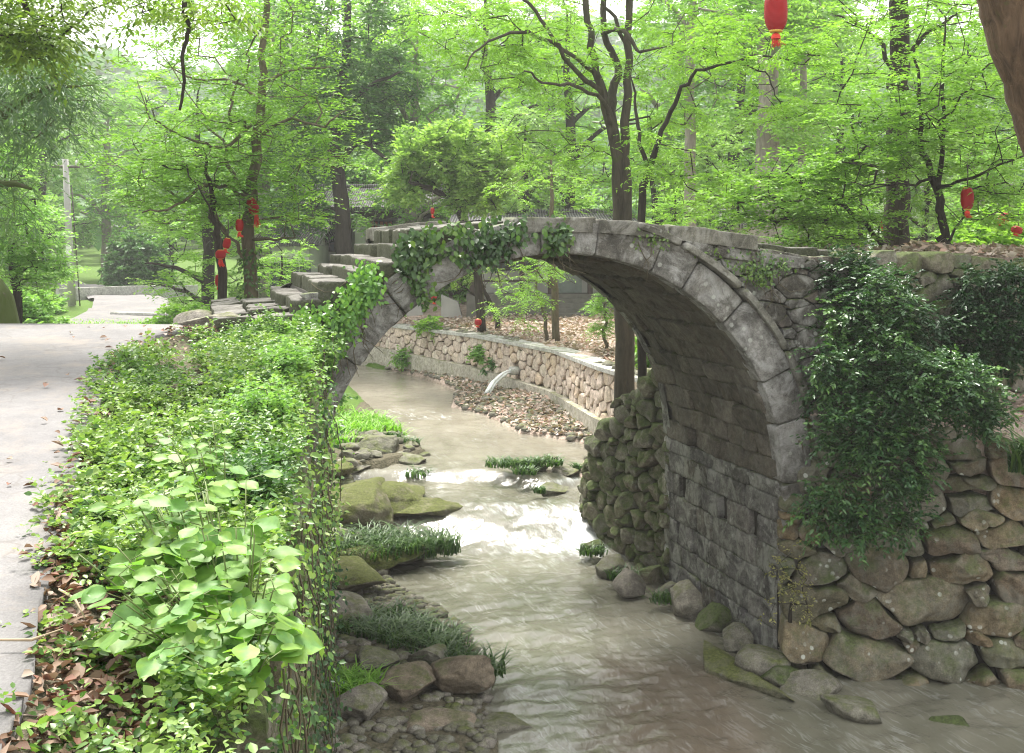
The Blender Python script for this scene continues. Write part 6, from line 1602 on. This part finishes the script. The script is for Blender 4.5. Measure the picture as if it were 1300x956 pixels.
# stepped house through the arch
Yh = 41.5; x0, x1 = -1.4, 3.6; zf = -1.95
h2 = empty('stepped_house', ((x0 + x1) / 2, Yh + 2, -2.7), 'dark timber house with a grey door and front steps seen through the arch', 'house')
bx('wall', (x0, Yh + 1.2, -2.8), (x1, Yh + 5, .42), M_plaster, h2); bx('veranda_floor', (x0 - .2, Yh, -2.8), (x1 + .2, Yh + 1.2, zf), M_stepd, h2)
bx('beam', (x0 - .3, Yh - .05, .22), (x1 + .3, Yh + .12, .42), M_wood, h2); gable('roof', x0 - .8, x1 + .8, Yh - .7, Yh + 5.8, .45, .85, M_roof, h2)
for x in (x0, .35, 1.35, 2.75, x1): bx('post', (x - .09, Yh + .02, zf), (x + .09, Yh + .2, .22), M_wood, h2)
d_ = bx('door', (1.62, Yh + 1.15, zf), (2.52, Yh + 1.19, zf + 1.75), M_door, h2); bx('door_frame', (1.52, Yh + 1.1, zf + 1.76), (2.62, Yh + 1.19, zf + 1.9), M_wood, h2)
for x in (1.42, 2.6): bx('couplet', (x - .07, Yh + 1.13, zf + .5), (x + .07, Yh + 1.17, zf + 1.6), M_couplet, h2)
w_ = bx('window', (-.9, Yh + 1.15, zf + .8), (.9, Yh + 1.19, zf + 1.9), M_glass, h2)
b = MB()
for x in np.linspace(-.9, .9, 8): box_add(b, (x - .02, Yh + 1.1, zf + .8), (x + .02, Yh + 1.145, zf + 1.9))
f2 = b.build('window_bars', M_wood, h2, smooth_=False); f2.parent = w_; f2.location = (0, 0, 0)
for i in range(5): bx('step', (1.45, Yh - .32 * (i + 1), -2.85), (2.75, Yh - .32 * i + (.0 if i == 0 else -.004), zf - .15 * (i + 1) + .003), M_stepd, h2)
bx('veranda_railing', (x0, Yh + .05, zf + .42), (1.2, Yh + .11, zf + .5), M_wood, h2)
# pale low walls on the terrace, left
for (p0, p1, Y, z1, lab) in ((498, 542, 43, -2.0, 'pale low wall end at the left of the terrace'), (560, 592, 42, -2.0, 'pale sloping wall stub behind the terrace shrub tree')):
    xa, xb = (p0 - 650) / F_PX * Y, (p1 - 650) / F_PX * Y
    b = MB(); V = [[xa, Y, -3.3], [xb, Y, -3.3], [xb, Y + .4, -3.3], [xa, Y + .4, -3.3], [xa, Y, z1], [xb - .3, Y, z1 - .25], [xb - .3, Y + .4, z1 - .25], [xa, Y + .4, z1]]
    b.add(V, np.array([[0,3,2,1],[4,5,6,7],[0,1,5,4],[1,2,6,5],[2,3,7,6],[3,0,4,7]])); tag(b.build('garden_wall', M_plaster, None, origin=(xa, Y, -3.2), smooth_=False), lab, 'low wall', 'pale terrace walls')
# white farm building glimpsed left and right
def farm(name, px0, px1, Y, zg, ze, zr, lab, seed):
    xa, xb = (px0 - 650) / F_PX * Y, (px1 - 650) / F_PX * Y
    h = empty(name, ((xa + xb) / 2, Y + 2, zg), lab, 'house'); bx('wall', (xa, Y, zg), (xb, Y + 5, ze), M_white, h); gable('roof', xa - .5, xb + .5, Y - .6, Y + 5.6, ze, zr, M_roof, h)
    n = max(2, int((xb - xa) / 2.2))
    for k in range(n):
        x = xa + (k + .5) * (xb - xa) / n; z = zg + (ze - zg) * .35
        w_ = bx('window', (x - .45, Y - .02, z), (x + .45, Y + .01, z + 1.1), M_glass, h)
        b = MB(); box_add(b, (x - .52, Y - .06, z - .08), (x + .52, Y - .025, z)); box_add(b, (x - .52, Y - .06, z + 1.1), (x + .52, Y - .025, z + 1.17)); box_add(b, (x - .02, Y - .05, z), (x + .02, Y - .025, z + 1.1))
        f_2 = b.build('window_frame', M_plaster, h, smooth_=False); f_2.parent = w_; f_2.location = (0, 0, 0)
farm('white_cottage', 345, 392, 46, -3.0, -.3, .5, 'white cottage glimpsed between the lantern trunk and the steps', 1)
farm('white_farmhouse', 1140, 1330, 58, -2.6, 2.2, 3.6, 'long white farmhouse glimpsed through the leaves at the right', 2)
farm('grey_shed', 925, 965, 40, -2.0, .35, .8, 'small grey shed with a tiled roof behind the bridge end', 3)
# haze
b = MB(); box_add(b, (-520, -160, -9), (520, 520, 110))
m, nt, out = newmat('haze_air'); pv = nt.nodes.new('ShaderNodeVolumePrincipled'); pv.inputs['Color'].default_value = (1, 1, 1, 1); pv.inputs['Density'].default_value = .0008; pv.inputs['Anisotropy'].default_value = .2
nt.links.new(pv.outputs[0], out.inputs['Volume'])
hz = b.build('haze', m, None, smooth_=False); tag(hz, 'thin pale haze in the valley air', 'haze', kind='stuff')
# ================================================================== CAMERA, LIGHT
cam = bpy.data.cameras.new('camera'); co = bpy.data.objects.new('camera', cam); COL.objects.link(co)
cam.sensor_width = 36; cam.lens = F_PX / 1300 * 36; cam.shift_y = -(478 - YH) / 1300
cam.clip_start = .05; cam.clip_end = 2000
co.location = (0, 0, 0); co.rotation_euler = (math.radians(90), 0, 0); sc.camera = co
SE, SR = math.radians(60), math.radians(-22)
w = bpy.data.worlds.new('World'); sc.world = w; w.use_nodes = True; nt = w.node_tree; nt.nodes.clear()
sky = nt.nodes.new('ShaderNodeTexSky'); sky.sky_type = 'NISHITA'; sky.sun_disc = False; sky.sun_elevation = SE; sky.sun_rotation = SR
sky.air_density = 1.0; sky.dust_density = 4.0; sky.ozone_density = 1.0
hsv = nt.nodes.new('ShaderNodeMix'); hsv.data_type = 'RGBA'; hsv.inputs[0].default_value = .72; hsv.inputs[7].default_value = (12.0, 11.9, 11.5, 1)
bg = nt.nodes.new('ShaderNodeBackground'); bg.inputs[1].default_value = .092
wo = nt.nodes.new('ShaderNodeOutputWorld')
nt.links.new(sky.outputs[0], hsv.inputs[6]); nt.links.new(hsv.outputs[2], bg.inputs[0]); nt.links.new(bg.outputs[0], wo.inputs[0])
sl = bpy.data.lights.new('sun', 'SUN'); sl.energy = 4.5; sl.angle = math.radians(14); sl.color = (1, .96, .9)
so = bpy.data.objects.new('sun', sl); COL.objects.link(so)
dirv = Vector((math.sin(SR) * math.cos(SE), math.cos(SR) * math.cos(SE), math.sin(SE)))
so.rotation_euler = dirv.to_track_quat('Z', 'Y').to_euler(); so.location = (0, 0, 30)
sc.view_settings.view_transform = 'Standard'; sc.view_settings.look = 'None'; sc.view_settings.exposure = 1.42; sc.view_settings.gamma = 1
sc.view_settings.use_curve_mapping = False
sc.cycles.use_denoising = True
sc.cycles.max_bounces = 8; sc.cycles.diffuse_bounces = 4; sc.cycles.transmission_bounces = 4; sc.cycles.glossy_bounces = 2; sc.cycles.transparent_max_bounces = 8
sc.cycles.use_adaptive_sampling = True; sc.cycles.adaptive_threshold = .012
sc.cycles.pixel_filter_type = 'BLACKMAN_HARRIS'; sc.cycles.filter_width = 1.1
sc.render.film_transparent = False
